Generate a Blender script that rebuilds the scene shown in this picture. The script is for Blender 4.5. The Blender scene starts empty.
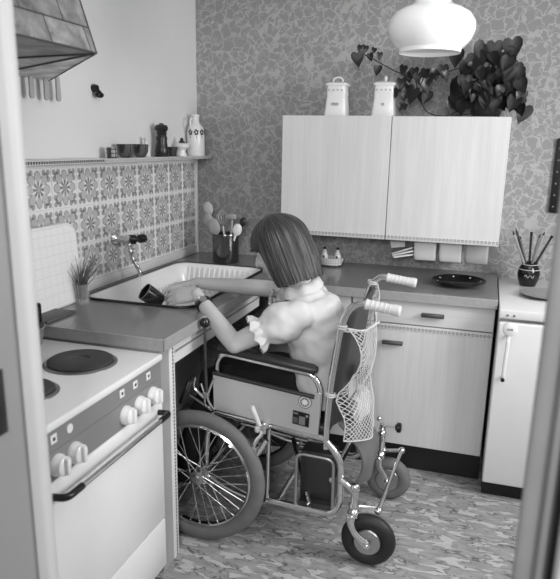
import bpy, bmesh, math, random
from mathutils import Vector as V, Matrix, Quaternion, noise
random.seed(7)
SC = bpy.context.scene
COL = SC.collection
PI = math.pi
LOC = {}

# ------------------------------------------------------------------ camera
F_, CX, CY, CZ, YAW, PIT, ROL, PX, PY = (639.794, 1.53016, -3.28696, 1.45588, -0.300792, -0.253383, 0.0203326, 3.651, 18.759)
def make_camera():
    cy, sy, cp, sp = math.cos(YAW), math.sin(YAW), math.cos(PIT), math.sin(PIT)
    f = V((sy*cp, cy*cp, sp)); r = V((cy, -sy, 0)); u = r.cross(f)
    c, s = math.cos(ROL), math.sin(ROL)
    r2 = c*r + s*u; u2 = -s*r + c*u
    m = Matrix(((r2.x, u2.x, -f.x, CX), (r2.y, u2.y, -f.y, CY), (r2.z, u2.z, -f.z, CZ), (0, 0, 0, 1)))
    cd = bpy.data.cameras.new('camera'); co = bpy.data.objects.new('camera', cd); COL.objects.link(co)
    co.matrix_world = m
    cd.sensor_fit = 'HORIZONTAL'; cd.sensor_width = 36; cd.lens = F_*36/560
    cd.shift_x = -PX/560; cd.shift_y = PY/560; cd.clip_start = .05
    cd.dof.use_dof = True; cd.dof.focus_distance = 2.65; cd.dof.aperture_fstop = 4.5
    SC.camera = co
make_camera()

# ------------------------------------------------------------------ materials
def lin(v): return v**2.2
def col(v):
    l = lin(v); return (l, l, l, 1)
class NT:
    def __init__(s, name, rough=.5, metal=0, spec=.5):
        s.mat = bpy.data.materials.new(name); s.mat.use_nodes = True
        s.t = s.mat.node_tree; s.b = s.t.nodes['Principled BSDF']
        s.b.inputs['Roughness'].default_value = rough; s.b.inputs['Metallic'].default_value = metal
        s.b.inputs['Specular IOR Level'].default_value = spec
    def n(s, typ, **kw):
        nd = s.t.nodes.new(typ)
        for k, v in kw.items(): setattr(nd, k, v)
        return nd
    def l(s, a, b): s.t.links.new(a, b)
    def m(s, op, a, b=None, c=None, clamp=False):
        nd = s.n('ShaderNodeMath', operation=op, use_clamp=clamp)
        for i, x in enumerate((a, b, c)):
            if x is None: continue
            if isinstance(x, (int, float)): nd.inputs[i].default_value = x
            else: s.l(x, nd.inputs[i])
        return nd.outputs[0]
    def mix(s, fac, a, b):
        nd = s.n('ShaderNodeMix', data_type='RGBA')
        if isinstance(fac, (int, float)): nd.inputs[0].default_value = fac
        else: s.l(fac, nd.inputs[0])
        for i, x in ((6, a), (7, b)):
            if isinstance(x, (int, float)): nd.inputs[i].default_value = col(x)
            else: s.l(x, nd.inputs[i])
        return nd.outputs[2]
    def pos(s): return s.n('ShaderNodeNewGeometry').outputs['Position']
    def xyz(s, v):
        nd = s.n('ShaderNodeSeparateXYZ'); s.l(v, nd.inputs[0]); return nd.outputs
    def mapping(s, vec, scale=(1, 1, 1), rot=(0, 0, 0), loc=(0, 0, 0)):
        nd = s.n('ShaderNodeMapping'); s.l(vec, nd.inputs[0])
        nd.inputs['Scale'].default_value = scale; nd.inputs['Rotation'].default_value = rot; nd.inputs['Location'].default_value = loc
        return nd.outputs[0]
    def noise(s, vec, scale=5, detail=3, rough=.5, dist=0):
        nd = s.n('ShaderNodeTexNoise'); s.l(vec, nd.inputs['Vector'])
        nd.inputs['Scale'].default_value = scale; nd.inputs['Detail'].default_value = detail
        nd.inputs['Roughness'].default_value = rough; nd.inputs['Distortion'].default_value = dist
        return nd.outputs['Fac']
    def ramp(s, fac, stops):
        nd = s.n('ShaderNodeValToRGB'); s.l(fac, nd.inputs[0]); e = nd.color_ramp.elements
        while len(e) < len(stops): e.new(.5)
        for i, (p, v) in enumerate(stops): e[i].position = p; e[i].color = col(v)
        return nd.outputs[0]
    def base(s, c): s.l(c, s.b.inputs['Base Color'])
    def bump(s, h, strength=.3, dist=.002):
        nd = s.n('ShaderNodeBump'); nd.inputs['Strength'].default_value = strength; nd.inputs['Distance'].default_value = dist
        s.l(h, nd.inputs['Height']); s.l(nd.outputs[0], s.b.inputs['Normal'])

def mat(name, v, rough=.5, metal=0, var=.05, vs=6, bump=0, bs=120, spec=.5, stretch=(1, 1, 1)):
    t = NT(name, rough, metal, spec)
    p = t.mapping(t.pos(), stretch)
    n = t.noise(p, vs, 4)
    t.base(t.ramp(n, ((.25, max(.004, v*(1-var))), (.75, min(1, v*(1+var))))))
    if bump: t.bump(t.noise(p, bs, 3), bump, .002)
    return t.mat

def mat_wallpaper():
    t = NT('wallpaper', .75, spec=.25)
    p = t.pos()
    nd = t.n('ShaderNodeTexNoise'); t.l(p, nd.inputs['Vector']); nd.inputs['Scale'].default_value = 27; nd.inputs['Detail'].default_value = 2
    vm = t.n('ShaderNodeVectorMath', operation='MULTIPLY_ADD'); t.l(nd.outputs['Color'], vm.inputs[0])
    vm.inputs[1].default_value = (.075, 0, .075); t.l(p, vm.inputs[2])
    mp = t.mapping(vm.outputs[0], (1, 0, 1))
    vo = t.n('ShaderNodeTexVoronoi', feature='DISTANCE_TO_EDGE'); t.l(mp, vo.inputs['Vector']); vo.inputs['Scale'].default_value = 21
    e = t.ramp(vo.outputs['Distance'], ((.04, 1), (.075, 0)))
    w = t.noise(mp, 14, 2)
    lf = t.ramp(t.m('ABSOLUTE', t.m('SUBTRACT', w, .53)), ((.012, 1), (.03, 0)))
    f = t.m('MAXIMUM', t.m('MULTIPLY', e, .9), t.m('MULTIPLY', lf, .4), clamp=True)
    t.base(t.mix(f, .565, .68)); t.bump(f, .15, .001)
    return t.mat

def mat_floor():
    t = NT('floor_covering', .5, spec=.35)
    p = t.pos()
    mp = t.mapping(p, (5.2, 13, 1), (0, 0, -.14))
    nd = t.noise(mp, 2.5, 2.2, .5, .35)
    patch = t.ramp(nd, ((.555, 0), (.575, 1)))
    nd2 = t.noise(t.mapping(p, (3.8, 11, 1), (0, 0, -.2), (3, 1, 0)), 2.2, 2, .5, .8)
    line = t.ramp(t.m('ABSOLUTE', t.m('SUBTRACT', nd2, .5)), ((.008, 1), (.02, 0)))
    gate = t.ramp(t.noise(t.mapping(p, (5, 9, 1), (0, 0, 0), (7, 2, 0)), 2.2, 1), ((.42, 0), (.48, 1)))
    edge = t.m('MULTIPLY', t.ramp(t.m('ABSOLUTE', t.m('SUBTRACT', nd, .545)), ((.008, 1), (.022, 0))), t.ramp(t.noise(mp, 1.3, 1), ((.48, 0), (.55, 1))))
    tone = t.ramp(t.noise(mp, 3.1, 3), ((.35, .55), (.65, .64)))
    c = t.mix(t.m('MULTIPLY', patch, .62), tone, .80)
    c = t.mix(t.m('MULTIPLY', t.m('MAXIMUM', t.m('MULTIPLY', line, gate), edge), .72), c, .26)
    sp = t.ramp(t.noise(p, 240, 2), ((.3, .85), (.7, 1)))
    nd3 = t.n('ShaderNodeMix', data_type='RGBA', blend_type='MULTIPLY'); nd3.inputs[0].default_value = .6
    t.l(c, nd3.inputs[6]); t.l(sp, nd3.inputs[7])
    t.base(nd3.outputs[2])
    return t.mat

def mat_grain(name, v, vertical=True, amp=.04, rough=.42):
    t = NT(name, rough, spec=.4)
    p = t.pos()
    g = t.noise(t.mapping(p, (1, 1, .02) if vertical else (.02, 1, 1)), 190, 3, .6)
    g2 = t.noise(t.mapping(p, (1, 1, .06) if vertical else (.06, 1, 1)), 26, 3, .5)
    f = t.m('ADD', t.m('MULTIPLY', g, .5), t.m('MULTIPLY', g2, .5))
    t.base(t.ramp(f, ((.35, v*(1-amp)), (.65, min(1, v*(1+amp*.7))))))
    return t.mat

def mat_dots(name, ax, pitch, z0, base, dark, shape='sq', size=.36, v2=2):
    t = NT(name, .5)
    o = t.xyz(t.pos())
    u = t.m('SUBTRACT', t.m('FRACT', t.m('DIVIDE', o[ax], pitch)), .5)
    w = t.m('DIVIDE', t.m('SUBTRACT', o[v2], z0), pitch)
    if shape == 'sq':
        d = t.m('MAXIMUM', t.m('ABSOLUTE', u), t.m('ABSOLUTE', w))
        f = t.m('LESS_THAN', d, size)
    else:
        d = t.m('SQRT', t.m('ADD', t.m('MULTIPLY', u, u), t.m('MULTIPLY', w, w)))
        f = t.m('SUBTRACT', t.m('LESS_THAN', d, size), t.m('MULTIPLY', t.m('LESS_THAN', d, size*.42), .8))
    t.base(t.mix(f, base, dark))
    return t.mat

def mat_copper():
    t = NT('hood_copper', .55, 0)
    p = t.pos()
    mp = t.mapping(p, (0, 1, 1), (0, 0, 0), (0, .03, 0))
    sx = t.xyz(mp); cb = t.n('ShaderNodeCombineXYZ'); t.l(sx[1], cb.inputs[0]); t.l(sx[2], cb.inputs[1])
    br = t.n('ShaderNodeTexBrick'); t.l(cb.outputs[0], br.inputs['Vector'])
    br.inputs['Color1'].default_value = col(.54); br.inputs['Color2'].default_value = col(.70); br.inputs['Mortar'].default_value = col(.30)
    br.inputs['Scale'].default_value = 1; br.inputs['Mortar Size'].default_value = .0025
    br.inputs['Brick Width'].default_value = .17; br.inputs['Row Height'].default_value = .135
    n = t.noise(p, 17, 5, .6, .4)
    mm = t.n('ShaderNodeMix', data_type='RGBA', blend_type='MULTIPLY'); mm.inputs[0].default_value = .9
    t.l(br.outputs['Color'], mm.inputs[6]); t.l(t.ramp(n, ((.32, .50), (.68, 1.0))), mm.inputs[7])
    t.base(mm.outputs[2]); t.bump(br.outputs['Fac'], -.4, .003)
    return t.mat

def mat_worktop():
    t = NT('worktop_laminate', .16, spec=.55)
    p = t.pos()
    t.base(t.ramp(t.noise(p, 160, 3), ((.3, .45), (.7, .51))))
    return t.mat

def mat_hair():
    t = NT('hair', .42, spec=.45)
    uv = t.n('ShaderNodeUVMap').outputs[0]
    n = t.noise(t.mapping(uv, (150, 2.5, 1)), 1, 4, .6)
    t.base(t.ramp(n, ((.3, .11), (.52, .22), (.70, .44))))
    t.bump(n, .6, .004)
    return t.mat

def mat_cells(name, base, line, ax, ay, pitch, lw, rough=.4):
    t = NT(name, rough)
    o = t.xyz(t.pos())
    f = None
    for a in (ax, ay):
        d = t.m('ABSOLUTE', t.m('SUBTRACT', t.m('FRACT', t.m('DIVIDE', o[a], pitch)), .5))
        g = t.m('LESS_THAN', d, lw)
        f = g if f is None else t.m('MAXIMUM', f, g)
    t.base(t.mix(f, base, line))
    return t.mat

def mat_glass(name, v=.95, alpha=.22):
    t = NT(name, .05)
    t.b.inputs['Alpha'].default_value = alpha
    n = t.noise(t.pos(), 20, 2); t.base(t.ramp(n, ((.3, v*.95), (.7, v))))
    return t.mat

def mat_stripe(name, ax, pitch, a, b, rough=.5, duty=.5):
    t = NT(name, rough); o = t.xyz(t.pos())
    f = t.m('LESS_THAN', t.m('FRACT', t.m('DIVIDE', o[ax], pitch)), duty)
    t.base(t.mix(f, a, b)); return t.mat

MT = {}
MT['wall'] = mat('painted_wall', .86, .8, var=.015, vs=2, bump=.05, bs=200, spec=.2)
MT['ceiling'] = mat('ceiling_paint', .88, .9, var=.01)
MT['wallpaper'] = mat_wallpaper()
MT['floor'] = mat_floor()
MT['white'] = mat('white_enamel', .90, .22, var=.012, spec=.5)
MT['offwhite'] = mat('off_white_paint', .84, .4, var=.02)
MT['jamb'] = mat('grey_jamb_paint', .54, .55, var=.04, vs=3)
MT['jambw'] = mat('white_jamb_paint', .76, .5, var=.02)
MT['cab'] = mat_grain('pale_wood_grain', .80)
MT['cabh'] = mat_grain('pale_wood_grain_drawer', .80, False)
MT['worktop'] = mat_worktop()
MT['edge'] = mat('worktop_edge', .60, .4, var=.04, vs=60)
MT['black'] = mat('black_plastic', .09, .3, var=.2)
MT['nearblack'] = mat('dark_plinth', .10, .6, var=.1)
MT['dark'] = mat('dark_recess', .07, .8, var=.1)
MT['chrome'] = mat('chrome', .86, .14, 1, var=.04)
MT['steel'] = mat('brushed_steel', .70, .32, 1, var=.06, vs=30, stretch=(1, 1, .1))
MT['plate'] = mat('aluminium_side_panel', .76, .3, .45, var=.03, vs=5)
MT['panelgrey'] = mat('stove_grey_panel', .50, .45, var=.03)
MT['iron'] = mat('cast_iron_hotplate', .25, .55, .2, var=.12, vs=14)
MT['vinyl'] = mat('dark_vinyl', .17, .38, var=.12, vs=10, bump=.1)
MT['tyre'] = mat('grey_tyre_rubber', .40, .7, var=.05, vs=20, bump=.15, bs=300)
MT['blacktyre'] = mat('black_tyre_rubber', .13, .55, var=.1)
MT['grip'] = mat('pale_rubber_grip', .80, .5, var=.03)
MT['skin'] = mat('skin', .73, .5, var=.04, vs=9, spec=.35)
MT['blouse'] = mat('white_cotton', .80, .8, var=.02, vs=12, bump=.12, bs=500, spec=.15)
MT['trousers'] = mat('dark_trousers', .16, .85, var=.15, vs=14, spec=.15)
MT['hair'] = mat_hair()
MT['copper'] = mat_copper()
MT['porcelain'] = mat('white_porcelain', .88, .25, var=.015)
MT['opal'] = mat('opal_glass', .95, .12, var=.005)
MT['leaf'] = mat('dark_leaf', .10, .35, var=.35, vs=25)
MT['stem'] = mat('dark_stem', .20, .6, var=.2)
MT['pot'] = mat('dark_glazed_pot', .16, .25, var=.15, vs=10)
MT['glass'] = mat_glass('clear_glass', .95, .12)
MT['scoop'] = mat('frosted_scoop', .82, .25, var=.02)
MT['woodd'] = mat('dark_turned_wood', .17, .3, var=.25, vs=18, stretch=(1, 1, .3))
MT['woodl'] = mat('light_beech', .60, .6, var=.1, vs=25, stretch=(1, 1, .2))
MT['grey'] = mat('mid_grey', .45, .5, var=.06)
MT['greyd'] = mat('dark_grey_glaze', .24, .25, var=.25, vs=22)
MT['net'] = mat('cotton_cord', .76, .8, var=.05, vs=40)
MT['cloth'] = mat('grey_cloth', .38, .85, var=.1, vs=9, bump=.15, bs=300)
MT['rubb'] = mat('grey_rubber', .30, .7, var=.08)

# ------------------------------------------------------------------ mesh builder
def crom(pts, k=6, closed=False):
    pts = [V(p) for p in pts]; n = len(pts); out = []
    rng = range(n) if closed else range(n-1)
    for i in rng:
        if closed: p0, p1, p2, p3 = pts[i-1], pts[i], pts[(i+1) % n], pts[(i+2) % n]
        else: p0, p1, p2, p3 = pts[max(i-1, 0)], pts[i], pts[i+1], pts[min(i+2, n-1)]
        for j in range(k):
            t = j/k
            out.append(.5*((2*p1)+(p2-p0)*t+(2*p0-5*p1+4*p2-p3)*t*t+(3*p1-p0-3*p2+p3)*t**3))
    if not closed: out.append(pts[-1].copy())
    return out
def bend(pts, r, k=5):
    """polyline with its inner corners rounded"""
    pts = [V(p) for p in pts]; out = [pts[0]]
    for i in range(1, len(pts)-1):
        a, b, c = pts[i-1], pts[i], pts[i+1]
        d1 = (a-b); d2 = (c-b); q = min(r, d1.length*.48, d2.length*.48)
        s = b+d1.normalized()*q; e = b+d2.normalized()*q
        for j in range(k+1):
            t = j/k; out.append((1-t)**2*s+2*t*(1-t)*b+t*t*e)
    out.append(pts[-1]); return out

class B:
    def __init__(s): s.bm = bmesh.new(); s.m = 0
    def face(s, vs):
        try:
            f = s.bm.faces.new(vs); f.material_index = s.m; return f
        except ValueError: return None
    def join(s, bm, mx=None):
        mp = {}
        for v in bm.verts: mp[v.index] = s.bm.verts.new(mx @ v.co if mx else v.co)
        for f in bm.faces: s.face([mp[v.index] for v in f.verts])
        bm.free()
    def box(s, x0, x1, y0, y1, z0, z1, bev=0, seg=2, mx=None):
        bm = bmesh.new(); bmesh.ops.create_cube(bm, size=1)
        for v in bm.verts: v.co = V(((x0+x1)/2+v.co.x*(x1-x0), (y0+y1)/2+v.co.y*(y1-y0), (z0+z1)/2+v.co.z*(z1-z0)))
        if bev: bmesh.ops.bevel(bm, geom=list(bm.edges), offset=bev, segments=seg, affect='EDGES', profile=.5)
        bm.verts.index_update(); s.join(bm, mx); return s
    def tube(s, pts, r, n=8, closed=False, caps=True, flat=None):
        pts = [V(p) for p in pts]; N = len(pts)
        rs = r if isinstance(r, (list, tuple)) else [r]*N
        T = []
        for i in range(N):
            a = pts[i-1] if (i or closed) else pts[0]; b = pts[(i+1) % N] if (i < N-1 or closed) else pts[-1]
            d = b-a; T.append(d.normalized() if d.length > 1e-9 else V((0, 0, 1)))
        up = V((0, 0, 1)) if abs(T[0].z) < .9 else V((1, 0, 0))
        if flat is not None: up = V(flat[2])
        x = (up-T[0]*up.dot(T[0])).normalized()
        rings = []
        for i in range(N):
            if i: x = T[i-1].rotation_difference(T[i]) @ x
            x = (x-T[i]*x.dot(T[i])).normalized(); y = T[i].cross(x)
            fa, fb = (flat[0], flat[1]) if flat is not None else (1, 1)
            rings.append([s.bm.verts.new(pts[i]+rs[i]*(fa*math.cos(2*PI*k/n)*x+fb*math.sin(2*PI*k/n)*y)) for k in range(n)])
        for i in range(N if closed else N-1):
            a, b = rings[i], rings[(i+1) % N]
            for k in range(n): s.face([a[k], a[(k+1) % n], b[(k+1) % n], b[k]])
        if caps and not closed: s.face(rings[0][::-1]); s.face(rings[-1])
        return s
    def lathe(s, prof, o=(0, 0, 0), axis=(0, 0, 1), n=24):
        o = V(o); q = V((0, 0, 1)).rotation_difference(V(axis).normalized())
        rings = []
        for r, h in prof:
            if r < 1e-6: rings.append([s.bm.verts.new(o+q @ V((0, 0, h)))])
            else: rings.append([s.bm.verts.new(o+q @ V((r*math.cos(2*PI*k/n), r*math.sin(2*PI*k/n), h))) for k in range(n)])
        for a, b in zip(rings, rings[1:]):
            for k in range(n):
                k2 = (k+1) % n
                if len(a) == 1 and len(b) == 1: continue
                if len(a) == 1: s.face([a[0], b[k2], b[k]])
                elif len(b) == 1: s.face([a[k], a[k2], b[0]])
                else: s.face([a[k], a[k2], b[k2], b[k]])
        return s
    def prism(s, pts, ext):
        pts = [V(p) for p in pts]; e = V(ext)
        a = [s.bm.verts.new(p) for p in pts]; b = [s.bm.verts.new(p+e) for p in pts]; n = len(pts)
        s.face(a[::-1]); s.face(b)
        for k in range(n): s.face([a[k], a[(k+1) % n], b[(k+1) % n], b[k]])
        return s
    def poly(s, pts): s.face([s.bm.verts.new(V(p)) for p in pts]); return s
    def ball(s, c, r, u=14, v=9, mx=None):
        c = V(c); r = V((r, r, r)) if isinstance(r, (int, float)) else V(r)
        bm = bmesh.new(); bmesh.ops.create_uvsphere(bm, u_segments=u, v_segments=v, radius=1)
        for q in bm.verts:
            w = V((q.co.x*r.x, q.co.y*r.y, q.co.z*r.z)); q.co = c+((mx @ w) if mx else w)
        bm.verts.index_update(); s.join(bm); return s
    def torus(s, c, R, r, axis=(0, 1, 0), n=48, m=10, sq=1):
        prof = [(R+r*math.cos(2*PI*k/m), sq*r*math.sin(2*PI*k/m)) for k in range(m)]; prof.append(prof[0])
        c = V(c); q = V((0, 0, 1)).rotation_difference(V(axis).normalized())
        rings = [[s.bm.verts.new(c+q @ V((a*math.cos(2*PI*k/n), a*math.sin(2*PI*k/n), h))) for k in range(n)] for a, h in prof[:-1]]
        for i in range(m):
            a, b = rings[i], rings[(i+1) % m]
            for k in range(n): s.face([a[k], a[(k+1) % n], b[(k+1) % n], b[k]])
        return s
    def limb(s, pts, rs, n=14, k=5):
        """a tapering round limb with round ends"""
        P = crom(pts, k); R = [v.x for v in crom([(r, 0, 0) for r in rs], k)]
        s.tube(P, R, n); s.ball(P[0], R[0]); s.ball(P[-1], R[-1]); return s
    def loft(s, secs, n=28, p=2.3, caps=True):
        """secs: (centre, half-axis vector a, half-axis vector b)"""
        rings = []
        for c, a, b in secs:
            c, a, b = V(c), V(a), V(b); ring = []
            for k in range(n):
                t = 2*PI*k/n; x, y = math.cos(t), math.sin(t)
                x = math.copysign(abs(x)**(2/p), x); y = math.copysign(abs(y)**(2/p), y)
                ring.append(s.bm.verts.new(c+a*x+b*y))
            rings.append(ring)
        for a, b in zip(rings, rings[1:]):
            for k in range(n): s.face([a[k], a[(k+1) % n], b[(k+1) % n], b[k]])
        if caps: s.face(rings[0][::-1]); s.face(rings[-1])
        return s

def _bbox_base(me):
    xs = [v.co for v in me.vertices]
    mn = V([min(c[i] for c in xs) for i in range(3)]); mx = V([max(c[i] for c in xs) for i in range(3)])
    return V(((mn.x+mx.x)/2, (mn.y+mx.y)/2, mn.z))
def link(name, me, mats, parent=None, ang=38, smooth=True):
    loc = LOC[parent] if parent is not None else _bbox_base(me)
    me.transform(Matrix.Translation(-loc))
    for m in (mats if isinstance(mats, (list, tuple)) else [mats]): me.materials.append(m)
    if smooth:
        me.polygons.foreach_set('use_smooth', [True]*len(me.polygons)); me.set_sharp_from_angle(angle=math.radians(ang))
    o = bpy.data.objects.new(name, me); COL.objects.link(o)
    if parent is not None: o.parent = parent
    else: o.location = loc
    LOC[o] = loc
    return o
def obj(name, b, mats, parent=None, ang=38, smooth=True):
    me = bpy.data.meshes.new(name)
    bmesh.ops.recalc_face_normals(b.bm, faces=b.bm.faces)
    b.bm.to_mesh(me); b.bm.free()
    return link(name, me, mats, parent, ang, smooth)
def tag(o, label, cat, group=None):
    o['label'] = label; o['category'] = cat
    if group: o['group'] = group
    return o
def thing(name, label, cat, loc, group=None):
    o = bpy.data.objects.new(name, None); COL.objects.link(o); o.empty_display_size = .05
    o.location = loc; LOC[o] = V(loc); return tag(o, label, cat, group)
def struct(o): o['kind'] = 'structure'; return o
def dup(root, loc, label=None, rotz=0):
    def cp(o, par):
        c = o.copy(); COL.objects.link(c)
        if par is not None: c.parent = par
        for ch in [k for k in COL.objects if k.parent is o]: cp(ch, c)
        return c
    r = cp(root, None); r.location = loc; r.rotation_euler = (0, 0, rotz)
    if label: r['label'] = label
    return r
def evaluated(me, mods):
    o = bpy.data.objects.new('tmp', me); COL.objects.link(o)
    for typ, kw in mods:
        m = o.modifiers.new(typ, typ)
        for k, v in kw.items(): setattr(m, k, v)
    dg = bpy.context.evaluated_depsgraph_get(); dg.update()
    r = bpy.data.meshes.new_from_object(o.evaluated_get(dg)); bpy.data.objects.remove(o); return r
def remeshed(b, vox, it=4, fac=.5, extra=()):
    me = bpy.data.meshes.new('m'); bmesh.ops.recalc_face_normals(b.bm, faces=b.bm.faces); b.bm.to_mesh(me); b.bm.free()
    return evaluated(me, [('REMESH', dict(mode='VOXEL', voxel_size=vox, adaptivity=0)), ('SMOOTH', dict(iterations=it, factor=fac))]+list(extra))


# ================================================================== THE SETTING
H = 2.5
struct(obj('floor', B().box(-.1, 3.0, -4.6, .1, -.05, 0), MT['floor']))
struct(obj('ceiling', B().box(-.1, 3.0, -2.52, .1, H, H+.08), MT['ceiling']))
struct(obj('wall_left', B().box(-.1, 0, -2.52, .1, 0, H), MT['wall']))
struct(obj('wall_back', B().box(0, 2.9, 0, .1, 0, H), MT['wallpaper']))
b = B(); b.box(2.9, 3.0, -2.52, .1, 0, .85); b.box(2.9, 3.0, -2.52, .1, 2.2, H); b.box(2.9, 3.0, -2.52, -1.95, .85, 2.2); b.box(2.9, 3.0, -.6, .1, .85, 2.2)
struct(obj('wall_right', b, MT['wall']))
b = B(); b.box(0, .70, -2.52, -2.4, 0, H); b.box(1.73, 2.9, -2.52, -2.4, 0, H); b.box(.70, 1.73, -2.52, -2.4, 2.08, H)
struct(obj('wall_front', b, MT['wall']))
b = B()
for a in ((-1.95, -1.9), (-1.3, -1.25), (-.65, -.6)): b.box(2.9, 2.97, a[0], a[1], .85, 2.2)
b.box(2.9, 2.97, -1.95, -.6, .85, .9); b.box(2.9, 2.97, -1.95, -.6, 2.15, 2.2); b.box(2.84, 2.98, -2.0, -.55, .82, .85, .006)
w = struct(obj('window_1', b, MT['white']))
obj('window_pane', B().box(2.93, 2.936, -1.9, -.65, .9, 2.15), MT['glass'], w)
# door frame we look through
b = B(); b.box(.70, .790, -2.54, -2.425, 0, 2.03); b.box(1.64, 1.73, -2.475, -2.425, 0, 2.03); b.box(1.66, 1.73, -2.52, -2.475, 0, 2.03); b.box(.70, 1.73, -2.54, -2.425, 2.03, 2.09)
d = struct(obj('door_1', b, MT['jamb']))
b = B(); b.box(.66, .814, -2.425, -2.395, 0, 2.05, .010, 3); b.box(.66, 1.75, -2.425, -2.395, 2.03, 2.13, .012, 3)
obj('architrave', b, MT['jambw'], d)
obj('architrave', B().box(1.617, 1.75, -2.425, -2.395, 0, 2.05, .012, 3), mat('grey_architrave', .56, .5), d)
obj('rebate_shadow', B().box(1.648, 1.662, -2.50, -2.475, 0, 2.03, .003), MT['black'], d)  # black strip standing in for the shadow in the rebate
b = B(); b.box(1.652, 1.76, -2.555, -2.52, 0, 2.12, .008); obj('casing', b, MT['jambw'], d)
b = B(); b.box(.789, .793, -2.53, -2.472, .972, 1.085, .001); b.box(.792, .794, -2.515, -2.49, 1.0, 1.055); obj('strike_plate', b, MT['black'], d)

# tiled splashback on the left wall
TY, TZ, TP = -.1336, 1.2755, .1522
b = B(); b.m = 0
b.box(0, .006, -2.39, TY+TP/2+.004, TZ-2.5*TP-.002, TZ+.5*TP+.004)
def disc(b, x, y, z, r, n=10, ry=None, ang=0):
    ry = ry or r; p = []
    for k in range(n):
        t = 2*PI*k/n; u, w = r*math.cos(t), ry*math.sin(t)
        p.append((x, y+u*math.cos(ang)-w*math.sin(ang), z+u*math.sin(ang)+w*math.cos(ang)))
    b.poly(p)
for j in range(3):
    for i in range(15):
        y, z = TY-i*TP, TZ-j*TP; R = .069; h = TP/2-.0014
        b.m = 0; b.box(.005, .009, y-h, y+h, z-h, z+h, .0012, 1)
        b.m = 1
        for sx in (-1, 1):
            for sy in (-1, 1):
                for (p, q, r) in ((.86, .86, .15), (.86, .5, .16), (.5, .86, .16), (.66, .66, .2)): disc(b, .0093, y+sx*p*R, z+sy*q*R, r*R)
        for a in range(8):
            t = a*PI/4; dd = .61 if a % 2 == 0 else .66
            cy_, cz_ = y+dd*R*math.cos(t), z+dd*R*math.sin(t)
            b.m = 3; disc(b, .0096+.0001*(a % 2), cy_, cz_, .36*R, 12, .27*R, t)
            b.m = 2; disc(b, .0099+.0001*(a % 2), cy_, cz_, .325*R, 12, .235*R, t)
            b.m = 0; disc(b, .0102, y+.40*R*math.cos(t+PI/8), z+.40*R*math.sin(t+PI/8), .17*R, 8, .05*R, t+PI/8)
            b.m = 4; disc(b, .0104, y+.30*R*math.cos(t), z+.30*R*math.sin(t), .14*R, 8, .06*R, t)
        b.m = 1; disc(b, .0106, y, z, .20*R, 12)
mt = [mat('tile_glaze', .90, .25, var=.015), mat('tile_grey', .64, .3, var=.03), mat('tile_petal', .73, .3, var=.03), mat('tile_outline', .53, .3, var=.03), mat('tile_star', .50, .3, var=.03)]
tw = struct(obj('trim_1', b, mt, smooth=False)); tw['label'] = 'white wall tiles printed with grey eight petal rosettes'
b = B(); b.box(0, .018, TY+TP/2+.004, TY+TP/2+.026, .851, 1.372, .004)
b.box(0, .016, -2.39, TY+TP/2+.004, .851, TZ-2.5*TP-.002, .004)
struct(obj('trim_2', b, MT['offwhite']))

# ================================================================== KITCHEN
WH = .85
# --- worktops
t = thing('sink_worktop', 'glossy grey sink worktop along the tiled wall with open knee space below', 'worktop', (.3, -.8, 0))
SX0, SX1, SY0, SY1 = .055, .525, -1.205, -.36          # sink cut-out
b = B()
x0, x1, y0, y1, zt, zb = .012, .6046, -1.5685, -.004, WH, .81
b.m = 0
ix0, ix1, iy0, iy1 = SX0+.02, SX1-.02, SY0+.02, SY1-.02
for (a, c, d, e) in ((x0, ix0, y0, y1), (ix1, x1, y0, y1), (ix0, ix1, y0, iy0), (ix0, ix1, iy1, y1)):
    b.box(a, c, d, e, zb+.002, zt)
obj('worktop', b, MT['worktop'], t)
b = B(); b.box(x1, x1+.003, y0-.003, -.603, zb, zt+.0005, .001, 1); b.box(x0, x1+.003, y0-.003, y0, zb, zt+.0005, .001, 1); obj('front_edge', b, MT['edge'], t)
obj('end_panel', B().box(.03, .58, -1.5655, -1.49, 0, .81), mat('grey_stile', .60, .5, var=.03), t)
b = B(); b.box(.03, .582, -1.49, -1.452, 0, .81, .001)
obj('dotted_stile', b, mat_dots('stile_dots', 2, .013, -1.466, .84, .20, 'sq', .33, 1), t)
b = B(); b.box(.56, .578, -1.452, -.60, .728, .81)
obj('fascia_rail', b, MT['offwhite'], t)
obj('dotted_trim', B().box(.578, .5805, -1.452, -.60, .760, .780), mat_dots('rail_dots', 1, .013, .770, .84, .14, 'sq', .34), t)
obj('shade_panel', B().box(.006, .02, -1.48, -.62, 0, .80), MT['nearblack'], t)  # near-black sheet that paints in the shade under the worktop
t2 = thing('rear_worktop', 'glossy grey worktop along the papered wall above the pale cupboards', 'worktop', (1.1, -.3, .81))
obj('worktop', B().box(.6056, 1.6125, -.6, -.004, .812, WH), MT['worktop'], t2)
obj('front_edge', B().box(.6085, 1.6125, -.603, -.6, .81, WH+.0005, .001, 1), MT['edge'], t2)

# --- enamel sink
t = thing('enamel_sink', 'white enamel sink with ribbed drainer and black rubber rim set into worktop', 'sink', (.29, -.78, .66))
def rrect(x0, x1, y0, y1, r, z, k=6):
    P = []
    for cx, cy, a in ((x1-r, y1-r, 0), (x0+r, y1-r, PI/2), (x0+r, y0+r, PI), (x1-r, y0+r, 1.5*PI)):
        for j in range(k+1): P.append(V((cx+r*math.cos(a+j*PI/2/k), cy+r*math.sin(a+j*PI/2/k), z)))
    return P
b = B(); b.tube(rrect(SX0, SX1, SY0, SY1, .07, WH+.003), .0065, 8, True); obj('rubber_rim', b, MT['black'], t)
b = B()
secs = [(0, WH+.002), (.006, WH+.006), (.016, WH+.005), (.024, WH-.004), (.036, WH-.06), (.05, WH-.13), (.075, WH-.148)]
rings = [[b.bm.verts.new(p) for p in rrect(SX0+i, SX1-i, SY0+i, SY1-i, max(.02, .07-i*.35), z)] for i, z in secs]
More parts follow.
